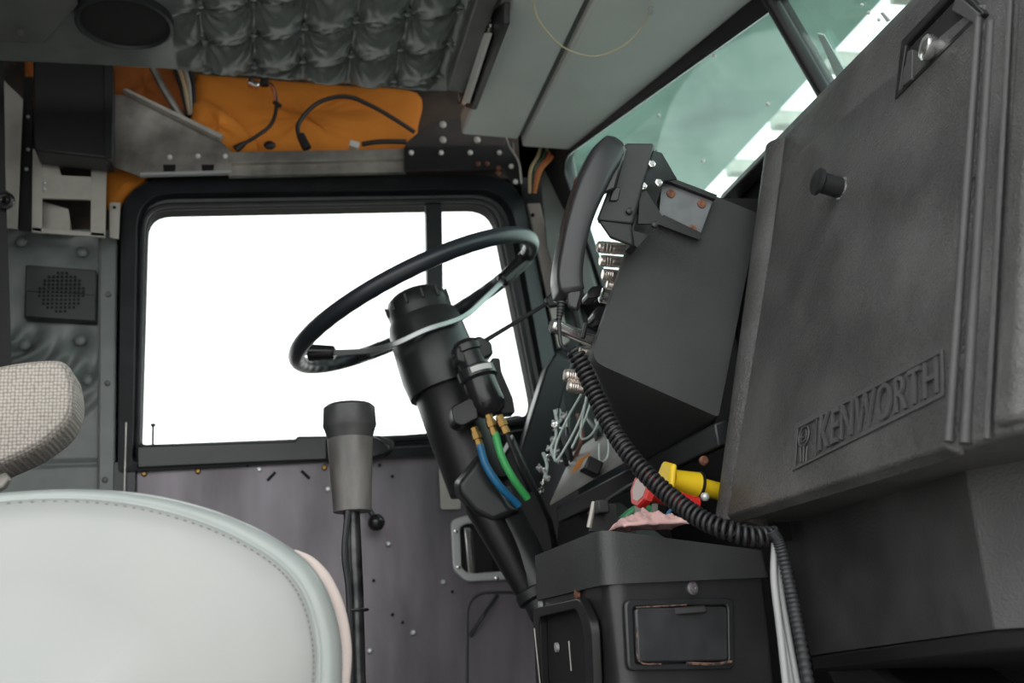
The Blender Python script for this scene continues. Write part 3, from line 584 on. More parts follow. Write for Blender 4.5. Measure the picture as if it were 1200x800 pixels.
def fitting(a, b):
    a = V(a); d = (V(b)-a); l = d.length
    return MB().lathe(a, d, [(0, .004), (.002, .007), (l*.28, .007), (l*.3, .009), (l*.6, .009), (l*.62, .0065), (l*.98, .0075), (l, .005)], 6)
for a, b in (((555, 500), (563, 524)), ((572, 485), (580, 510)), ((584, 486), (594, 508))):
    obj('brass_fitting', fitting(P(*a, Y=1.745), P(*b, Y=1.742)), m_brass, t, smooth=20)
def hose(name, pts, r, mt_, label, Ys, grp=None):
    return obj(name, MB().tube(cr([P(x, y, Y=yv) for (x, y), yv in zip(pts, Ys)], 8), r, 12), mt_, None, label=label, cat='hose', group=grp)
hose('air_hose', [(562, 521), (570, 546), (586, 570), (608, 592)], .0066, m_blue, 'blue air hose curving down from the left brass fitting', (1.742, 1.735, 1.735, 1.75))
hose('air_hose', [(580, 507), (588, 535), (601, 560), (618, 584)], .0066, m_green, 'green air hose curving down from the middle brass fitting', (1.742, 1.735, 1.735, 1.75))
hose('air_hose', [(593, 506), (602, 530), (610, 550), (622, 575)], .0045, m_rub, 'thin black air hose right of the green hose', (1.742, 1.745, 1.75, 1.78))
# ================================================================== GEAR SHIFTER
t = thing('gear_lever', 'tall gear lever with a worn grey flared grip', 'gear lever', P(418, 1000, Y=1.5))
g0 = P(409, 475, Y=1.5); g1 = P(413, 600, Y=1.5); gd = g1-g0; gl = gd.length; s_ = .00128
obj('shift_knob', MB().lathe(g0, gd, [(0, 25*s_), (.004, 28.5*s_), (.03, 29.5*s_), (.034, 28*s_), (.05, 24.5*s_)], 32), mat('knob_top', (.028, .03, .032), .36, col2=(.07, .07, .07), vscale=14), t)
obj('grip', MB().lathe(g0+gd.normalized()*.049, gd, [(0, 25*s_), (.01, 25*s_), (gl-.05, 20.5*s_), (gl-.049, 19*s_)], 32), mat('worn_grip', (.075, .072, .068), .4, col2=(.20, .19, .18), vscale=8, stretch=(3, 3, 1), bump=.1, bscale=30), t)
obj('knob_stud', MB().lathe(g0-gd.normalized()*.003, gd, [(0, .0), (.0, .01), (.004, .012)], 16), m_blk, t)
obj('lever', MB().tube([P(412, 598, Y=1.5), P(416, 690, Y=1.5), P(424, 1000, Y=1.5)], .0115, 16), mat('lever_metal', (.03, .03, .033), .3, .6, col2=(.1, .1, .1), vscale=40), t)
obj('air_line', MB().tube(cr([P(408, 598, Y=1.48), P(404, 650, Y=1.48), P(410, 720, Y=1.48), P(411, 1000, Y=1.48)], 6), .0045, 8), m_rub, t)
obj('cable_tie', MB().torus(P(416, 715, Y=1.493), gd, .017, .002, 20), m_blk, t)
# ================================================================== ARM REST AND SEAT
t = thing('armrest', 'beige tweed armrest pad on a folded arm at the left edge', 'armrest', P(0, 560, Y=1.5))
ap = [(-260, 520), (-100, 470), (0, 440), (60, 431), (86, 437), (95, 470), (89, 500), (66, 524), (30, 545), (-60, 580), (-260, 640)]
q = cr([P(x, y, Y=1.55) for x, y in ap]+[P(*ap[0], Y=1.55)], 6)[:-1]
def insl(y, ins):
    out = []; m = len(q)
    for i in range(m):
        d = (q[(i+1) % m]-q[i-1]); n_ = V((d.z, 0, -d.x)).normalized(); p = q[i]-n_*ins*ISG; out.append(V((p.x, y, p.z)))
    return out
ISG = 1; ISG = 1 if (lambda l: max(p.z for p in l))(insl(1.5, .01)) < max(p.z for p in q) else -1
obj('pad', MB().loft([insl(1.496, .010), insl(1.498, .007), insl(1.503, .003), insl(1.510, .001), insl(1.52, 0), insl(1.58, 0), insl(1.60, .004), insl(1.61, .01)]), m_tweed, t, smooth=180)
obj('hinge_bracket', MB().prism([P(-60, 575, Y=1.54), P(4, 550, Y=1.54), P(11, 560, Y=1.54), P(4, 570, Y=1.54), P(-60, 600, Y=1.54)], (0, .02, 0)), m_alul, t, bev=.003)
t = thing('passenger_seat', 'pale grey vinyl seat back with a stitched band and cream piping', 'seat', P(100, 1100, Y=1.0))
SY = 1.0
sp_ = [(-330, 700), (-250, 640), (-120, 598), (0, 580), (110, 575), (200, 585), (280, 609), (345, 645), (380, 685), (398, 740), (401, 800), (396, 900), (372, 1100), (0, 1180), (-330, 1150)]
q = cr([P(x, y, Y=SY) for x, y in sp_]+[P(*sp_[0], Y=SY)], 8)[:-1]; c = P(40, 880, Y=SY)
def sl_(y, ins): 
    out = []
    for p in q:
        d = p-c; l = math.hypot(d.x, d.z); k_ = d.x/l; k_ = .45+.40*max(0, k_)**1.5 if ins < .2 else 1; f_ = max(0, (l-ins*k_)/l); out.append(V((c.x+d.x*f_, y, c.z+d.z*f_)))
    return out
seam = sl_(.962, .028)
obj('front_panel', MB().loft([sl_(.925, 5), sl_(.926, .25), sl_(.929, .17), sl_(.936, .10), sl_(.945, .06), sl_(.956, .036), seam, sl_(.972, .03)], caps=False), m_seat, t, smooth=180)
obj('side_band', MB().loft([sl_(.966, .0295), sl_(.962, .024), sl_(.968, .012), sl_(.982, .003), sl_(1.0, 0), sl_(1.03, 0), sl_(1.045, .003), sl_(1.05, .02)], caps=False), m_seatb, t, smooth=180)
obj('back_shell', MB().loft([sl_(1.045, .012), sl_(1.07, .004), sl_(1.11, .02), sl_(1.13, .08)]), m_seat, t, smooth=180)
st = MB(); sm_ = sl_(.9575, .033)
for i in range(len(sm_)):
    a = sm_[i]; b_ = sm_[(i+1) % len(sm_)]; k = max(1, int((b_-a).length/.0055))
    for j in range(k): st.box(a.lerp(b_, (j+.5)/k), (.0026, .0012, .0009), (b_-a).to_track_quat('X', 'Z').to_matrix())
obj('stitching', st, m_thread, t, kind='stuff')
obj('seam_welt', MB().tube([p+V((0, -.002, 0)) for p in sl_(.964, .0275)], .0022, 6, True), m_seatb, t)
obj('piping', MB().tube(cr([P(x, y, Y=1.06) for x, y in ((345, 645), (364, 658), (382, 683), (396, 716), (403, 760), (400, 810), (391, 900), (376, 1000))], 8), [.0015+.006*min(1, i/14) for i in range(57)], 10), m_pipe, t)
# ================================================================== DASHBOARD
FB = V((.574, 1, .13)); FT = V((.725, 1, .665)); fu = (FT-FB).normalized(); fn = V((-fu.z, 0, fu.x))
def FP(px, py, o=0): return PL(px, py, FB, fn)+fn*o
def FYZ(y, s, o=0): return V((FB.x, y, FB.z))+fu*s+fn*o       # s = height along the sloping face
FL = (FT-FB).length
dash = thing('dashboard', 'grained black passenger dashboard with closed glove box, in front of the seat', 'dashboard', (.7, 1.0, .13))
def prof(y, g=0): return [V((.574+g, y, .13+g)), V((.7245, y, .662)), V((.742, y, .690)), V((1.09, y, .70)), V((1.09, y, .13+g))]
obj('body', MB().loft([prof(.705, .012), prof(.715, .0), prof(1.29, 0), prof(1.30, .004)]), m_dash, dash, bev=.014, seg=4)
# edge pads: thick rounded roll at the driver end of the face
obj('end_roll', MB().tube([FYZ(1.268, .0, -.018), FYZ(1.268, FL-.005, -.018)], [.033, .032], 28), m_dash, dash)
obj('top_lip', MB().prism([V((.728, 1.28, .668)), V((.745, 1.28, .692)), V((.745, 1.50, .692)), V((.728, 1.50, .668))], (.03, 0, 0)), m_dashs, dash, bev=.004)
obj('recess_wall', MB().prism([V((.765, 1.305, .25)), V((.765, 1.305, .690)), V((.765, 1.5, .690)), V((.86, 1.62, .66)), V((.86, 1.62, .25))], (.2, 0, 0)), m_dark, dash)
obj('recess_wall', MB().box((.74, 1.345, .36), (.16, .012, .5)), m_dark, dash)
# glove box door
ga, gb, gs = .783, 1.248, .46
def slab(y0_, y1_, s0, s1, o0, o1, ins=0): return [[FYZ(y0_, s0, o0), FYZ(y1_, s0, o0), FYZ(y1_, s1, o0), FYZ(y0_, s1, o0)], [FYZ(y0_+ins, s0+ins, o1), FYZ(y1_-ins, s0+ins, o1), FYZ(y1_-ins, s1-ins, o1), FYZ(y0_+ins, s1-ins, o1)]]
gd_ = obj('glove_box_door', MB().loft([[FYZ(ga, -.004, -.004), FYZ(gb, -.004, -.004), FYZ(gb+.0, gs+.05, -.004), FYZ(ga, gs, -.004)], [FYZ(ga+.006, .002, .012), FYZ(gb-.004, .002, .012), FYZ(gb-.02, gs+.04, .001), FYZ(ga+.006, gs, .006)]]), m_dash, dash, bev=.003, seg=3)
# recessed name panel
NP = [(931, 550), (935, 500), (1104, 412), (1105, 462)]
npo = [FP(x, y, .0125) for x, y in ((928, 554), (932, 496), (1107, 408), (1108, 464))]
npi = [FP(x, y, .0125) for x, y in ((932, 549), (935, 501), (1104, 413), (1105, 461))]
def proj(px, py, o): return PL(px, py, FB+fn*o, fn)
npo = [proj(x, y, .0118) for x, y in ((929, 552), (933, 497), (1106, 409), (1107, 464))]
npi = [proj(x, y, .0118) for x, y in ((933, 547), (936, 502), (1103, 414), (1104, 460))]
obj('name_frame', MB().ring(npo, npi, fn*.0014), m_dashs, gd_, bev=.0008)
# words
def text(body, parent, name, quad, mt_, ext=.0012, bevd=.0004):
    cu = bpy.data.curves.new(name, 'FONT'); cu.body = body; cu.size = 1; cu.extrude = 0; cu.resolution_u = 4; cu.space_character = 1.08
    to = bpy.data.objects.new('tmp', cu); C.objects.link(to); bpy.context.view_layer.update()
    me = bpy.data.meshes.new_from_object(to.evaluated_get(bpy.context.evaluated_depsgraph_get())); C.objects.unlink(to); bpy.data.objects.remove(to)
    xs = [v.co.x for v in me.vertices]; ys = [v.co.y for v in me.vertices]; X0, X1, Y0_, Y1 = min(xs), max(xs), min(ys), max(ys)
    bl, br, tr, tl_ = quad; nrm = (br-bl).cross(tl_-bl).normalized(); mb_ = MB(); vs2 = []
    for v in me.vertices:
        s = (v.co.x-X0)/(X1-X0); q_ = (v.co.y-Y0_)/(Y1-Y0_); vs2.append(bl.lerp(br, s).lerp(tl_.lerp(tr, s), q_))
    fs = [tuple(p.vertices) for p in me.polygons]; n_ = len(vs2)
    cnt = {}
    for f_ in fs:
        for i in range(len(f_)):
            e = (f_[i], f_[(i+1) % len(f_)]); cnt[e] = 1
    walls = [(a, b2, b2+n_, a+n_) for (a, b2) in cnt if (b2, a) not in cnt]
    mb_.add(vs2+[p+nrm*ext for p in vs2], fs+[tuple(i+n_ for i in f_) for f_ in fs]+walls)
    return obj(name, mb_, mt_, parent, smooth=30)
lq = [proj(x, y, .0118) for x, y in ((961, 529), (1101, 461), (1100, 418), (963, 487))]
text('KENWORTH', gd_, 'lettering', lq, m_dashs, .0028)
# badge: shield with round monogram and vertical bars
bm_ = MB(); bc = proj(942, 511, .0125)
bm_.torus(bc, fn, .0115, .0011, 24, 6); bm_.torus(bc, fn, .0065, .0009, 18, 6)
for k in (-1, 0, 1): bm_.tube([proj(942+k*4, 523, .0125), proj(941.5+k*3, 541, .0125)], .0009, 5)
bm_.tube([proj(937, 503, .0125), proj(942, 500, .0125), proj(947, 499, .0125)], .0009, 5).tube([proj(939, 513, .0125), proj(946, 510, .0125)], .0009, 5)
bm_.tube([proj(955, 536, .0125), proj(957, 489, .0125)], .0009, 5)
obj('emblem', bm_, m_dashs, gd_)
# latch knob
kb = proj(990, 222, 0); kd = (proj(972, 211, .0)-kb); ktip = kb+fn*.042+V((0, .008, 0))
kp = obj('latch_collar', MB().lathe(kb, fn, [(-.004, .014), (.004, .015), (.006, .012)], 24), m_chrome, gd_, label='chrome ring')
obj('latch_knob', MB().lathe(kb, fn, [(.0, .009), (.006, .012), (.012, .0125), (.030, .0125), (.033, .0165), (.037, .0165), (.0385, .014), (.037, .0)], 28), m_blk2, gd_, label='round black pull knob')
# raised ridge at the near end of the face
obj('door_ridge', MB().tube([FYZ(.775, .004, .002), FYZ(.775, .43, .0)], [.0055, .005], 12), m_dashs, dash)
obj('end_pad', MB().loft([[V((.566+.0, y, .138)), V((.722, y, .668)), V((1.09, y, .70)), V((1.09, y, .138))] for y in (.735, .700)]), m_dash, dash, bev=.010, seg=4)
obj('door_edge_bead', MB().tube([FYZ(.786, .006, .0105), FYZ(.787, .44, .006)], .0042, 10), m_dashs, gd_)
obj('corner_bead', MB().tube([FYZ(.741, .0, .006), FYZ(.741, FL, .004)], .0028, 8), m_dashs, dash)
# ash tray set in the top of the face
at_ = obj('ash_tray', MB().ring([proj(x, y, -.003) for x, y in ((1057, 120), (1065, 50), (1130, -18), (1163, 18))], [proj(x, y, -.003) for x, y in ((1062, 110), (1070, 56), (1131, -8), (1154, 20))], fn*.010), m_blk, dash, bev=.002)
obj('tray_shade_panel', MB().prism([proj(x, y, .0) for x, y in ((1062, 110), (1070, 56), (1131, -8), (1154, 20))], fn*.002), m_dark, at_)  # flat panel, black to stand in for shade inside a tray cavity
obj('tray_flap', MB().prism([proj(x, y, .002) for x, y in ((1064, 104), (1071, 62), (1077, 60), (1076, 95))], fn*.008), m_dashs, at_, bev=.001)
obj('tray_flap', MB().prism([proj(x, y, .002) for x, y in ((1122, 14), (1128, -4), (1154, 18), (1150, 30))], fn*.007), m_dashs, at_, bev=.001)
obj('lighter_knob', MB().lathe(proj(1104, 58, 0), fn+V((0, .3, 0)), [(0, .010), (.008, .011), (.012, .014), (.018, .014), (.022, .009), (.023, 0)], 24), m_chrome, at_, label='shiny chrome knob')
# knee panel below
kn = obj('knee_panel', MB().loft([[P(905, 600, X=.70), P(1118, 480, X=.66), P(1165, 738, X=.66), P(950, 768, X=.70)], [p+V((.05, .02, 0)) for p in [P(905, 600, X=.70), P(1118, 480, X=.66), P(1165, 738, X=.66), P(950, 768, X=.70)]]]), mat('knee_vinyl', (.058, .058, .058), .5, bump=.4, bscale=350, var=.25), dash, bev=.001)
a1 = P(1118, 480, X=.66); a2 = P(1165, 738, X=.66)
m_knee2 = bpy.data.materials['knee_vinyl']
obj('near_facet', MB().loft([[a1, a1+V((.09, -.16, .01)), a2+V((.09, -.18, 0)), a2], [a1+V((.05, .02, 0)), a1+V((.14, -.14, .01)), a2+V((.14, -.16, 0)), a2+V((.05, .02, 0))]]), m_knee2, kn, bev=.001)
b1 = P(950, 768, X=.70)
obj('under_ledge', MB().loft([[b1, a2, a2+V((.09, -.18, 0)), V((1.0, .6, a2.z-.02)), V((1.0, 1.25, b1.z-.02))], [p+V((0, 0, -.02)) for p in [b1, a2, a2+V((.09, -.18, 0)), V((1.0, .6, a2.z-.02)), V((1.0, 1.25, b1.z-.02))]]]), m_blk, kn, bev=.004)
obj('duct', MB().loft([[P(958, 770, X=.74), P(1010, 768, X=.74), P(1090, 830, X=.74), P(1000, 850, X=.74)], [p+V((.15, 0, 0)) for p in [P(958, 770, X=.74), P(1010, 768, X=.74), P(1090, 830, X=.74), P(1000, 850, X=.74)]]]), m_blk2, kn, bev=.008)
# gauge pod
N1 = [(752, 222), (836, 228), (890, 250), (842, 492), (689, 424), (742, 272)]
N2 = [(778, 245), (838, 240), (858, 262), (828, 542), (744, 542), (768, 305)]
n1 = rpoly([P(x, y, Y=1.32) for x, y in N1], [.01, .01, .006, .006, .022, .015], 4); n2 = rpoly([P(x, y, Y=1.60) for x, y in N2], .01, 4)
n1b = [p+V((0, .012, 0)) for p in n1]; cc = sum(n1, V((0, 0, 0)))/len(n1); n0 = [cc+(p-cc)*.985 for p in n1]; n0 = [p+V((0, -.002, 0)) for p in n0]
pod = obj('gauge_pod', MB().loft([n0, n1b, n2]), m_pod, dash, smooth=40)
obj('gauge_face', MB().loft([[P(x, y, Y=yv) for x, y in ((742, 300), (752, 300), (712, 440), (695, 418))] for yv in (1.36, 1.40)]), m_blk, pod)
# chrome toggles and bezels poking out of the pod's driver-side face
def bezel(px0, py, px1, py1, r, Yv=1.40):
    a = P(px0, py, Y=Yv); b_ = P(px1, py1, Y=Yv-.0); d = a-b_; l = d.length
    prof_ = [(0, r*.95), (l*.45, r*.95)]
    for k in range(4): prof_ += [(l*(.60+k*.09), r), (l*(.63+k*.09), r*.93)]
    prof_ += [(l*.96, r*.92), (l, r*.75), (l*1.0, 0)]
    return MB().lathe(b_, d, prof_, 20)
m_chw = mat('warm_chrome', (.80, .72, .66), .28, .85)
grp = 'chrome switch knobs on the gauge pod'
for (a, b_, c2, d, r, lab) in ((700, 289, 745, 293, .0095, 'topmost chrome knurled switch knob on the pod, just under the handset cradle'), (703, 305, 738, 308, .0092, 'second chrome knurled switch knob from the top of the pod'), (706, 321, 732, 324, .009, 'third chrome knurled switch knob from the top of the pod'), (711, 333, 726, 336, .007, 'fourth and smallest chrome switch knob, above the black hooded lamp'), (679, 411, 696, 413, .007, 'small chrome switch knob beside the top of the coiled cord'), (661, 439, 690, 443, .0095, 'chrome switch knob left of the coiled cord, upper of the low pair'), (665, 452, 692, 456, .0085, 'chrome switch knob left of the coiled cord, lowest of all')):
    obj('switch_knob', bezel(a, b_, c2, d, r), m_chw, pod, smooth=30)
t = thing('indicator_lamp', 'chrome tube lamp with black hood on the pod below the switch knobs', 'lamp', P(705, 350, Y=1.4))
obj('tube', MB().lathe(P(722, 350, Y=1.40), P(697, 343, Y=1.40)-P(722, 350, Y=1.40), [(0, .012), (.022, .012), (.024, .010), (.024, 0)], 20), m_chrome, t)
obj('hood', MB().prism(rpoly([P(688, 343, Y=1.385), P(694, 335, Y=1.385), P(707, 334, Y=1.385), P(703, 348, Y=1.385), P(689, 350, Y=1.385)], .004), (0, .03, 0)), m_gloss, t, bev=.003)
t = thing('indicator_lamp', 'lower chrome lamp with black hood on the pod above the wiper stalk', 'lamp', P(708, 375, Y=1.4))
obj('tube', MB().lathe(P(718, 372, Y=1.40), P(702, 368, Y=1.40)-P(718, 372, Y=1.40), [(0, .010), (.016, .010), (.018, .008), (.018, 0)], 20), m_chrome, t)
obj('hood', MB().prism(rpoly([P(695, 367, Y=1.385), P(701, 358, Y=1.385), P(712, 359, Y=1.385), P(706, 376, Y=1.385), P(696, 374, Y=1.385)], .004), (0, .03, 0)), m_gloss, t, bev=.003)
t = thing('chrome_stalk', 'thick chrome stalk under the handset cord with a black cable tie', 'stalk', P(675, 395, Y=1.37))
sa = P(646, 380, Y=1.36); sb = P(706, 404, Y=1.38); sd = sb-sa
obj('rod', MB().lathe(sa, sd, [(0, 0), (0, .008), (.003, .0105), (.014, .0105), (.015, .009), (sd.length, .0095)], 20), m_chrome, t)
obj('cable_tie', MB().tube([P(687, 379, Y=1.345), P(683, 396, Y=1.345)], .0035, 6).tube([P(686, 381, Y=1.345), P(702, 389, Y=1.37)], .002, 6), m_blk, t)
# driver side of the dash (opened up)
dd = dash
XB = P(835, 512, Y=1.30).x
def BX(px, py): return P(px, py, X=XB)
bA = P(838, 508, Y=1.31); bB = P(652, 602, X=XB)
obj('lower_beam', MB().loft([[bA+V(d) for d in ((0, 0, .014), (.02, 0, .02), (.03, 0, -.012), (.002, 0, -.018))], [bB+V(d) for d in ((0, 0, .014), (.02, 0, .02), (.03, 0, -.012), (.002, 0, -.018))]]), m_blk2, dd, bev=.003)
obj('end_frame', MB().prism([P(652, 412, Y=2.18), P(672, 424, Y=2.18), P(662, 455, Y=2.18), P(628, 600, Y=2.18), P(612, 596, Y=2.18), P(600, 560, Y=2.18), P(640, 430, Y=2.18)], (0, .05, 0)), m_frame, dd, bev=.005)
obj('back_panel', MB().prism([V((.88, 1.31, -.15)), V((.88, 2.22, -.15)), V((.86, 2.22, .55)), V((.86, 1.31, .60))], (.02, 0, 0)), m_dark, dd)
obj('lower_cover', MB().prism([P(655, 600, X=.62), P(700, 590, X=.62), P(760, 640, X=.64), P(700, 760, X=.64), P(640, 760, X=.62)], (.05, 0, 0)), m_blk, dd, bev=.006)
obj('metal_shelf', MB().prism([P(645, 592, Y=1.75), P(672, 532, Y=1.85), P(735, 488, Y=1.75), P(735, 540, Y=1.55), P(690, 565, Y=1.62)], (0, .003, .004)), m_dirtp, dd)
obj('orange_label', MB().prism([P(668, 556, Y=1.68), P(678, 538, Y=1.70), P(692, 530, Y=1.66), P(684, 545, Y=1.64)], (0, -.004, 0)), m_orange, dd)
obj('relay', MB().box(P(693, 547, Y=1.60), (.026, .03, .024), Matrix.Rotation(.5, 3, 'Y')), m_blk, dd, bev=.003)
m_clear = mat('wire_pale', (.5, .6, .57), .3)
wp_ = [[(681, 462), (665, 490), (652, 520), (651, 540), (665, 520), (680, 490), (688, 465)], [(688, 462), (681, 500), (682, 514), (694, 508), (706, 485)], [(693, 470), (684, 495), (670, 525)], [(702, 520), (703, 540), (712, 535), (713, 515), (709, 508)]]
for pts_ in wp_: obj('loose_wire', MB().tube(cr([P(x, y, Y=1.62) for x, y in pts_], 6), .0019, 6), m_clear, dd)
for i, (x, y) in enumerate(((660, 487), (650, 497), (648, 515), (640, 535), (644, 525), (637, 552), (641, 560), (653, 503), (632, 548), (636, 566), (655, 540), (634, 575), (650, 530))):
    d = V((random.uniform(-1, 1), random.uniform(-.6, .2), random.uniform(-1, 1))).normalized()
    p = P(x, y, Y=1.80+random.uniform(-.03, .03)); l = random.uniform(.012, .026)
    obj('terminal', MB().lathe(p-d*l*.5, d, [(0, .002), (l*.3, .0035), (l*.4, .006), (l*.6, .006), (l*.65, .0025), (l, .0018)], 10), m_chrome if i % 2 else m_zinc, dd)
for pts_ in ([(650, 480), (654, 495), (662, 487), (664, 500)], [(648, 492), (652, 510), (646, 525), (651, 540)], [(636, 530), (641, 545), (638, 560)]):
    obj('loose_wire', MB().tube(cr([P(x, y, Y=1.78) for x, y in pts_], 6), .0028, 6), m_clear, dd)
for i in range(8):
    x = 655+i*11; obj('dark_wire', MB().tube(cr([P(x, 480+i*3, Y=1.85), P(x+random.uniform(-12, 12), 510, Y=1.78), P(x+random.uniform(-14, 14), 545-i*2, Y=1.82)], 5), .004, 6), random.choice((m_rub, m_blk2, m_rust)), dd)
# items between beam and console
t = thing('switch_bracket', 'thin bright-edged bracket with black block standing on the lower dash, left of the red knob', 'bracket', P(695, 620, Y=1.4))
obj('edge', MB().tube([P(696, 588, Y=1.40), P(690, 618, Y=1.40)], .0035, 6), m_alul, t)
obj('connector', MB().box(P(705, 594, Y=1.39), (.016, .02, .018)), m_blk2, t, bev=.002)
obj('web', MB().prism([P(698, 590, Y=1.40), P(722, 590, Y=1.40), P(722, 622, Y=1.40), P(692, 622, Y=1.40)], (0, .01, 0)), m_blk, t)
obj('bright_tab', MB().prism([P(745, 590, Y=1.35), P(756, 588, Y=1.35), P(752, 615, Y=1.35), P(742, 615, Y=1.35)], (0, .004, 0)), m_alu, t)
obj('bright_tab', MB().prism([P(765, 590, Y=1.35), P(771, 590, Y=1.35), P(770, 610, Y=1.35), P(764, 610, Y=1.35)], (0, .004, 0)), m_alu, t)
hose('air_tube', [(728, 610), (745, 597), (760, 596), (775, 612)], .006, mat('dull_green', (.04, .25, .1), .4), 'dull green air tube behind the pink rag under the red knob', (1.42, 1.42, 1.42, 1.42))
hose('air_tube', [(690, 602), (720, 580), (750, 563), (790, 556)], .003, m_rub, 'thin black tube running below the dash beam to the yellow knob', (1.45, 1.42, 1.40, 1.40))
hose('air_tube', [(778, 610), (786, 598), (796, 592)], .003, m_blue, 'short blue tube behind the red knob stem', (1.40, 1.40, 1.40))
# red and yellow knobs
def fp(px, py, Yv): return P(px, py, Y=Yv)
t = thing('air_supply_knob', 'red octagonal push-pull brake knob with a white face label', 'knob', fp(748, 575, 1.24))
ra = fp(800, 587, 1.285); rb = fp(756, 574, 1.275); rd = (rb-ra).normalized(); rl = (rb-ra).length
obj('stem', MB().lathe(ra, rd, [(-.02, .011), (0, .011), (rl-.012, .0125), (rl-.004, .018)], 24), m_red, t)
obj('octagon_head', MB().lathe(rb-rd*.006, rd, [(0, .017), (.004, .0245), (.012, .0245), (.0145, .0225)], 8), m_red, t, smooth=20)
obj('face_label', MB().lathe(rb+rd*.0083, rd, [(0, .017), (.0008, .017)], 8), mat('label_worn', (.6, .5, .48), .5), t)
t = thing('parking_brake_knob', 'yellow push-pull parking brake knob sticking out above the red one', 'knob', fp(780, 562, 1.27))
ya = fp(832, 573, 1.325); yb = fp(781, 560, 1.315); yd = (yb-ya).normalized(); yl = (yb-ya).length
obj('stem', MB().lathe(ya, yd, [(-.02, .012), (yl*.30, .012), (yl*.32, .018), (yl-.012, .014), (yl-.006, .016)], 24), m_yel, t)
obj('clip_ring', MB().lathe(ya+yd*yl*.26, yd, [(0, .014), (.0, .0195), (.004, .0195), (.004, .014)], 24), m_blk, t, label='black clip ring')
obj('square_head', MB().lathe(yb-yd*.006, yd, [(0, .014), (.003, .025), (.008, .026), (.011, .022)], 5), m_yel, t, bev=.006, seg=3)
obj('set_screw', MB().ball(fp(826, 582, 1.285), .006), m_zinc, t)
# dash underside fittings
obj('wall_stud', knobhead(.007, .006), m_rusts, None, label='rusty stud head beside the yellow knob', cat='stud').location = P(826, 545, Y=1.36)+EYE
# ================================================================== CONSOLE
cs = thing('centre_console', 'black centre console box with a worn rectangular ashtray lid on its front', 'console', (.5, 1.25, -.25))
cX0, cX1, cY0, cY1 = .366, P(902, 690, Y=1.15).x, 1.15, 1.46
YW = .35; cN = V((-YW, 1, 0)).normalized(); cX1 = PL(902, 690, V((cX0, cY0, 0)), cN).x
def rect(z, g=0, r=.03): return rpoly([V((cX0-g, cY0-g, z)), V((cX1+g, cY0-g+YW*(cX1-cX0), z)), V((cX1+g, cY1+.08, z)), V((cX0-g, cY1, z))], [r, .01, .01, .01], 8)
obj('body', MB().loft([rect(-.45, -.012), rect(.055, -.004), rect(.060, -.004)]), mat('console_black', (.026, .026, .028), .36, bump=.1, bscale=250, var=.3, vscale=10), cs)
lt = P(700, 619, Y=1.15).z; rt = P(880, 640, Y=1.15).z
topo = rect(.118, 0); 
def slope(L__, f_): return [V((p.x, p.y, p.z-max(0, p.x-.37)*f_)) for p in L__]
tin = [V((.48+(p.x-.48)*.94, 1.31+(p.y-1.31)*.94, p.z)) for p in topo]
obj('top_collar', MB().loft([rect(.058, .002), slope(topo, .12), slope(tin, .12), slope([V((p.x, p.y, .07)) for p in tin], 0)]), mat('collar_vinyl', (.042, .043, .044), .5, bump=.3, bscale=500, var=.15), cs, smooth=50)
def CF(x, y, o=.0): return PL(x, y, V((cX0, 1.1535, 0)), cN)-cN*o
lo_ = rpoly([CF(729, 703), CF(856, 701), CF(857, 784), CF(733, 786)], .009); li_ = rpoly([CF(738, 711), CF(849, 709), CF(850, 776), CF(741, 778)], .006)
ld = obj('ashtray_bezel', MB().ring(lo_, li_, -cN*.006), m_blk2, cs, bev=.002)
obj('lid', MB().prism(rpoly([CF(740, 713), CF(847, 711), CF(848, 774), CF(743, 776)], .005), -cN*.008), mat('lid_black', (.035, .036, .039), .4, var=.25, vscale=25), ld, bev=.002)
obj('lid_pull', MB().box(CF(795, 716, .009), (.055, .006, .009)), m_blk, ld, bev=.002)
obj('rust_line', MB().tube(cr([CF(800, 777, .0075), CF(830, 778, .008), CF(852, 775, .0075)], 4), .0018, 6), m_rustl, ld, label='flaking rusty edge')
obj('rust_line', MB().tube(cr([CF(741, 712, .0068), CF(780, 710, .0068), CF(800, 709, .0068)], 4), .0009, 6), m_rustl, ld)
obj('rust_line', MB().tube(cr([CF(742, 735, .0068), CF(744, 774, .0068), CF(770, 778, .0068)], 4), .0009, 6), m_rustl, ld)
sc1 = obj('panel_screw', MB().lathe(CF(811, 689, -.001), -cN, [(0, .008), (.003, .008), (.004, .006), (.0055, .0055), (.006, .002), (.0045, 0)], 16), m_steel, cs)
# side pocket and its screws on the face towards the rear
def CS(px, py, o=0): p = P(px, py, X=cX0+.003); return p+V((-o, 0, 0))
obj('side_recess', MB().ring(rpoly([CS(634, 712), CS(690, 700), CS(704, 730), CS(708, 820), CS(640, 860)], .012), rpoly([CS(642, 722), CS(686, 712), CS(695, 735), CS(698, 815), CS(646, 850)], .012), (-.012, 0, 0)), m_blk, cs, bev=.002)
obj('recess_floor', MB().prism(rpoly([CS(642, 722), CS(686, 712), CS(695, 735), CS(698, 815), CS(646, 850)], .012), (-.001, 0, 0)), m_dark, cs)
obj('recess_edge', MB().tube([CS(638, 735, .014), CS(645, 800, .014)], .0012, 6), m_alu, cs)
obj('recess_edge', MB().tube([CS(676, 750, .01), CS(679, 785, .01)], .0012, 6), m_alu, cs)
many('side_screw', MB().lathe((0, 0, 0), (-1, 0, 0), [(0, .006), (.004, .006), (.005, .002)], 12), m_zinc, cs, [CS(656, 758, .002), CS(636, 709, .001)])
many('rusty_screw', MB().lathe((0, 0, 0), (-1, 0, 0), [(0, .006), (.004, .006), (.005, .002)], 12), m_rusts, cs, [CS(679, 696, .001)], label='rusty screw')
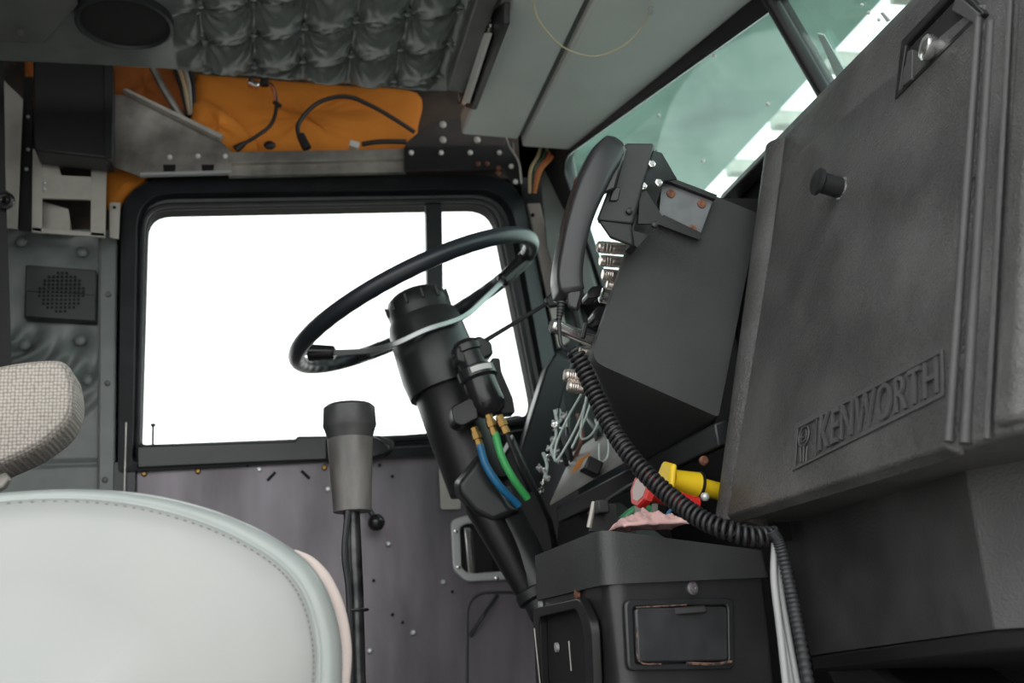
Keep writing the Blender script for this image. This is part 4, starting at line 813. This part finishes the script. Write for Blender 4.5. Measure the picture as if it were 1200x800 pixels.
# rag
q = []; nxr, nyr = 44, 20; vv = []; ff = []
ra_ = P(722, 614, Y=1.22); rb_ = P(800, 612, Y=1.22)
for j in range(nyr+1):
    for i in range(nxr+1):
        u = i/nxr; v = j/nyr; p = ra_.lerp(rb_, u); e = math.sin(math.pi*u)**.5*math.sin(math.pi*v)**.6
        h = .014*e*(.8+.9*noise.noise(V((u*5, v*3, 5))))+.005*noise.noise(V((u*16, v*9, 1)))*e
        vv.append(V((p.x, p.y-.025+v*.06, ra_.z-.004+h*1.3)))
for j in range(nyr):
    for i in range(nxr):
        a = j*(nxr+1)+i; ff.append((a, a+1, a+nxr+2, a+nxr+1))
rg = obj('rag', MB().add(vv, ff), m_rag, None, label='crumpled pink rag lying on the console under the red knob', cat='rag', smooth=180)
m_ = rg.modifiers.new('solid', 'SOLIDIFY'); m_.thickness = .003; m_.offset = -1
# ================================================================== PHONE HANDSET
cr_ = thing('handset_cradle', 'black box-shaped handset cradle bolted to a hinged bracket', 'cradle', P(740, 290, Y=1.25))
HB = 1.255
fq = [P(735, 168, Y=HB), P(766, 168, Y=HB+.0), P(722, 270, Y=HB-.03), P(701, 268, Y=HB-.03)]
obj('cradle_box', MB().loft([[P(x, y, Y=HB) for x, y in ((733, 168), (766, 168), (741, 262), (699, 258))], [P(x, y, Y=HB+.012) for x, y in ((733, 168), (767, 169), (742, 264), (699, 258))], [P(x, y, Y=HB+.05) for x, y in ((734, 172), (768, 172), (742, 266), (700, 262))]]), m_pod, cr_, bev=.003, seg=3)
obj('cradle_foot', MB().loft([[P(x, y, Y=HB+.002) for x, y in ((699, 256), (740, 261), (744, 290), (714, 278))], [P(x, y, Y=HB+.045) for x, y in ((701, 258), (740, 262), (744, 290), (716, 280))]]), m_blk, cr_, bev=.004, seg=3)
obj('release_button', MB().prism(rpoly([P(717, 221, Y=HB+.002), P(727, 221, Y=HB+.002), P(723, 237, Y=HB+.002), P(713, 237, Y=HB+.002)], .003), (0, -.005, 0)), m_gloss, cr_, bev=.0015)
obj('side_plate', MB().prism([P(766, 178, Y=HB+.02), P(770, 175, Y=HB+.02), P(742, 270, Y=HB+.02), P(760, 275, Y=HB+.02), P(747, 290, Y=HB+.02), P(741, 285, Y=HB+.02), P(741, 258, Y=HB+.02)], (.0, .03, 0)), m_blk, cr_)
obj('hinge_plate', MB().prism([P(766, 176, Y=HB+.015), P(776, 179, Y=HB+.02), P(794, 210, Y=HB+.03), P(778, 212, Y=HB+.03), P(769, 238, Y=HB+.02), P(775, 254, Y=HB+.015), P(757, 225, Y=HB+.015), P(750, 222, Y=HB+.015)], (0, .003, 0)), m_blk, cr_, bev=.0008)
obj('hinge_arm', MB().prism([P(750, 222, Y=HB+.012), P(757, 223, Y=HB+.012), P(778, 256, Y=HB+.012), P(822, 275, Y=HB+.012), P(820, 281, Y=HB+.012), P(770, 262, Y=HB+.012), P(748, 262, Y=HB+.012)], (0, .003, 0)), m_blk, cr_)
many('hinge_bolt', MB().lathe((0, 0, 0), (0, -1, 0), [(-.001, .0055), (.004, .0055), (.0045, .0035), (.006, .0035)], 6), m_chrome, cr_, [P(x, y, Y=HB+.011) for x, y in ((763, 193), (753, 219), (771, 215))])
many('black_bolt', MB().lathe((0, 0, 0), (0, -1, 0), [(-.001, .0045), (.004, .0045), (.005, .003)], 16), m_blk2, cr_, [P(767, 264, Y=HB+.008), P(737, 248, Y=HB-.001)])
mt2 = thing('mounting_plate', 'grey galvanised mounting plate with rusty screws on top of the gauge pod', 'bracket', P(810, 270, Y=1.3))
obj('plate', MB().prism([P(776, 209, Y=1.306), P(836, 233, Y=1.306), P(820, 276, Y=1.306), P(772, 255, Y=1.306)], (0, .003, 0)), m_plate, mt2)
obj('upper_flange', MB().prism([P(774, 207, Y=1.306), P(838, 231, Y=1.306), P(836, 236, Y=1.306), P(773, 212, Y=1.306)], (0, -.008, 0)), m_blk, mt2)
obj('lower_flange', MB().prism([P(776, 253, Y=1.306), P(822, 275, Y=1.306), P(820, 281, Y=1.306), P(772, 260, Y=1.306)], (0, -.005, 0)), m_blk, mt2)
many('rusty_screw', MB().lathe((0, 0, 0), (0, -1, 0), [(-.001, .0065), (.002, .0065), (.003, .0045), (.003, .003), (.001, 0)], 16), m_rusts, mt2, [P(x, y, Y=1.306) for x, y in ((786, 227), (822, 239), (811, 269))])
# handset: swept rounded section
hs_ = thing('phone_handset', 'long curved black phone handset resting in the cradle', 'handset', P(665, 350, Y=1.24))
spine = cr([P(x, y, Y=yv) for x, y, yv in ((722, 169, 1.262), (706, 190, 1.255), (690, 222, 1.25), (676, 260, 1.247), (667, 300, 1.245), (664, 330, 1.245), (668, 352, 1.245))], 6)
wds = [.016, .022, .0205, .0175, .0165, .0175, .0165]
L_ = []
for i, p in enumerate(spine):
    d = (spine[min(i+1, len(spine)-1)]-spine[max(i-1, 0)]).normalized(); sy = V((0, 1, 0)); sx = d.cross(sy).normalized()
    tpos = i/(len(spine)-1)*(len(wds)-1); k = min(int(tpos), len(wds)-2); wv_ = wds[k]+(wds[k+1]-wds[k])*(tpos-k); dp = .024
    e = min(1, (i+1)/3, (len(spine)-i)/3)**.5
    sec = []
    for a in range(20):
        an = 2*math.pi*(a+.5)/20; ca, sa_ = math.cos(an), math.sin(an); ex = .34
        sec.append(p+sx*(wv_*e*math.copysign(abs(ca)**ex, ca))+sy*(dp*e*math.copysign(abs(sa_)**ex, sa_)))
    L_.append(sec)
obj('shell', MB().loft(L_), mat('handset_plastic', (.03, .03, .033), .27), hs_, smooth=50)
obj('ear_cup', MB().loft([[P(x, y, Y=yv) for x, y in ((716, 178), (735, 172), (722, 222), (702, 230), (700, 210))] for yv in (1.236, 1.29)]), m_gloss, hs_, bev=.004)
obj('mouth_cup', MB().loft([[P(x, y, Y=yv) for x, y in ((664, 318), (682, 310), (684, 345), (678, 366), (664, 360))] for yv in (1.225, 1.27)]), m_gloss, hs_, bev=.005)
# strain relief and coiled cord
cc_ = thing('coiled_cord', 'black coiled handset cord sweeping down to the console', 'cord', P(800, 600, Y=1.1))
sr = [P(658, 354, Y=1.235), P(655, 376, Y=1.235)]; srl = MB(); sdv = (sr[1]-sr[0])
pr_ = []
for k in range(6): pr_ += [(sdv.length*k/6, .0058-.0004*k), (sdv.length*(k+.55)/6, .0058-.0004*k), (sdv.length*(k+.6)/6, .0042-.0003*k), (sdv.length*(k+.95)/6, .0042-.0003*k)]
obj('strain_relief', MB().lathe(sr[0], sdv, pr_, 12), m_rub, cc_)
obj('lead', MB().tube(cr([P(655, 374, Y=1.235), P(656, 392, Y=1.235), P(658, 404, Y=1.235), P(665, 410, Y=1.24), P(674, 407, Y=1.25)], 6), .0026, 8), m_rub, cc_)
cpx = [(674, 412, 1.245), (685, 434, 1.24), (702, 472, 1.225), (725, 515, 1.20), (755, 553, 1.17), (790, 585, 1.14), (822, 608, 1.11), (850, 620, 1.09), (880, 628, 1.08), (908, 628, 1.08)]
path = cr([P(x, y, Y=yv) for x, y, yv in cpx], 40)
cum = [0]
for i in range(1, len(path)): cum.append(cum[-1]+(path[i]-path[i-1]).length)
tot = cum[-1]; pts = []; S = 1900; turns = 52; j = 0; uu = None
for s in range(S+1):
    dist = tot*s/S
    while j < len(cum)-2 and cum[j+1] < dist: j += 1
    f_ = (dist-cum[j])/max(1e-9, cum[j+1]-cum[j]); p = path[j].lerp(path[j+1], f_); d = (path[j+1]-path[j]).normalized()
    if uu is None: uu = frame(d)[0]
    uu = (uu-d*uu.dot(d)).normalized(); ww = d.cross(uu); tt = s/S
    ph = 2*math.pi*(tt*turns+2.2*math.sin(math.pi*tt)*0); R_ = .0088
    pts.append(p+R_*(math.cos(ph)*uu+math.sin(ph)*ww))
obj('coil', MB().tube(pts, .0027, 7), mat('cord_black', (.018, .018, .02), .4), cc_, smooth=80)
# cables hanging right of the console
for k, (xs, lab) in enumerate(((((908, 636), (907, 680), (914, 740), (924, 830)), 'leftmost of the three white cables hanging beside the console'), (((911, 640), (915, 690), (925, 750), (940, 830)), 'rightmost of the three white cables hanging beside the console'), (((910, 636), (912, 690), (919, 745), (931, 830)), 'middle of the three white cables hanging beside the console'))):
    obj('white_cable', MB().tube(cr([P(x, y, Y=1.07+.004*k) for x, y in xs], 8), .0038, 10), m_cable, None, label=lab, cat='cable', group='white cables beside the console')
path = cr([P(x, y, Y=1.06) for x, y in ((904, 622), (914, 640), (926, 690), (938, 750), (954, 840))], 30)
obj('split_loom', MB().tube(path, [.0066 if i % 3 else .0052 for i in range(len(path))], 12), m_rub, None, label='black corrugated loom tube hanging beside the white cables', cat='cable', smooth=80)
# ================================================================== OUTSIDE
obj('ground', MB().box((0, 0, -1.62), (160, 160, .04)), m_ground, kind='structure')
cn = thing('yard_canopy', 'teal sheet-metal canopy outside, seen through the windshield', 'canopy', (2.3, 4.0, -1.6))
obj('roof_sheet', MB().box((2.37, 2.6, 3.06), (1.46, 8.0, .08)), m_can, cn)
many('purlin', MB().box((0, 0, 0), (2.6, .10, .10)), m_alul, cn, [V((4.5, y, 3.1)) for y in (3.5, 4.2, 4.9, 5.6, 6.3)])
many('column', MB().box((0, 0, 2.3), (.16, .16, 4.6)), m_alul, cn, [V((1.75, y, -1.6)) for y in (-1.1, 6.3)])
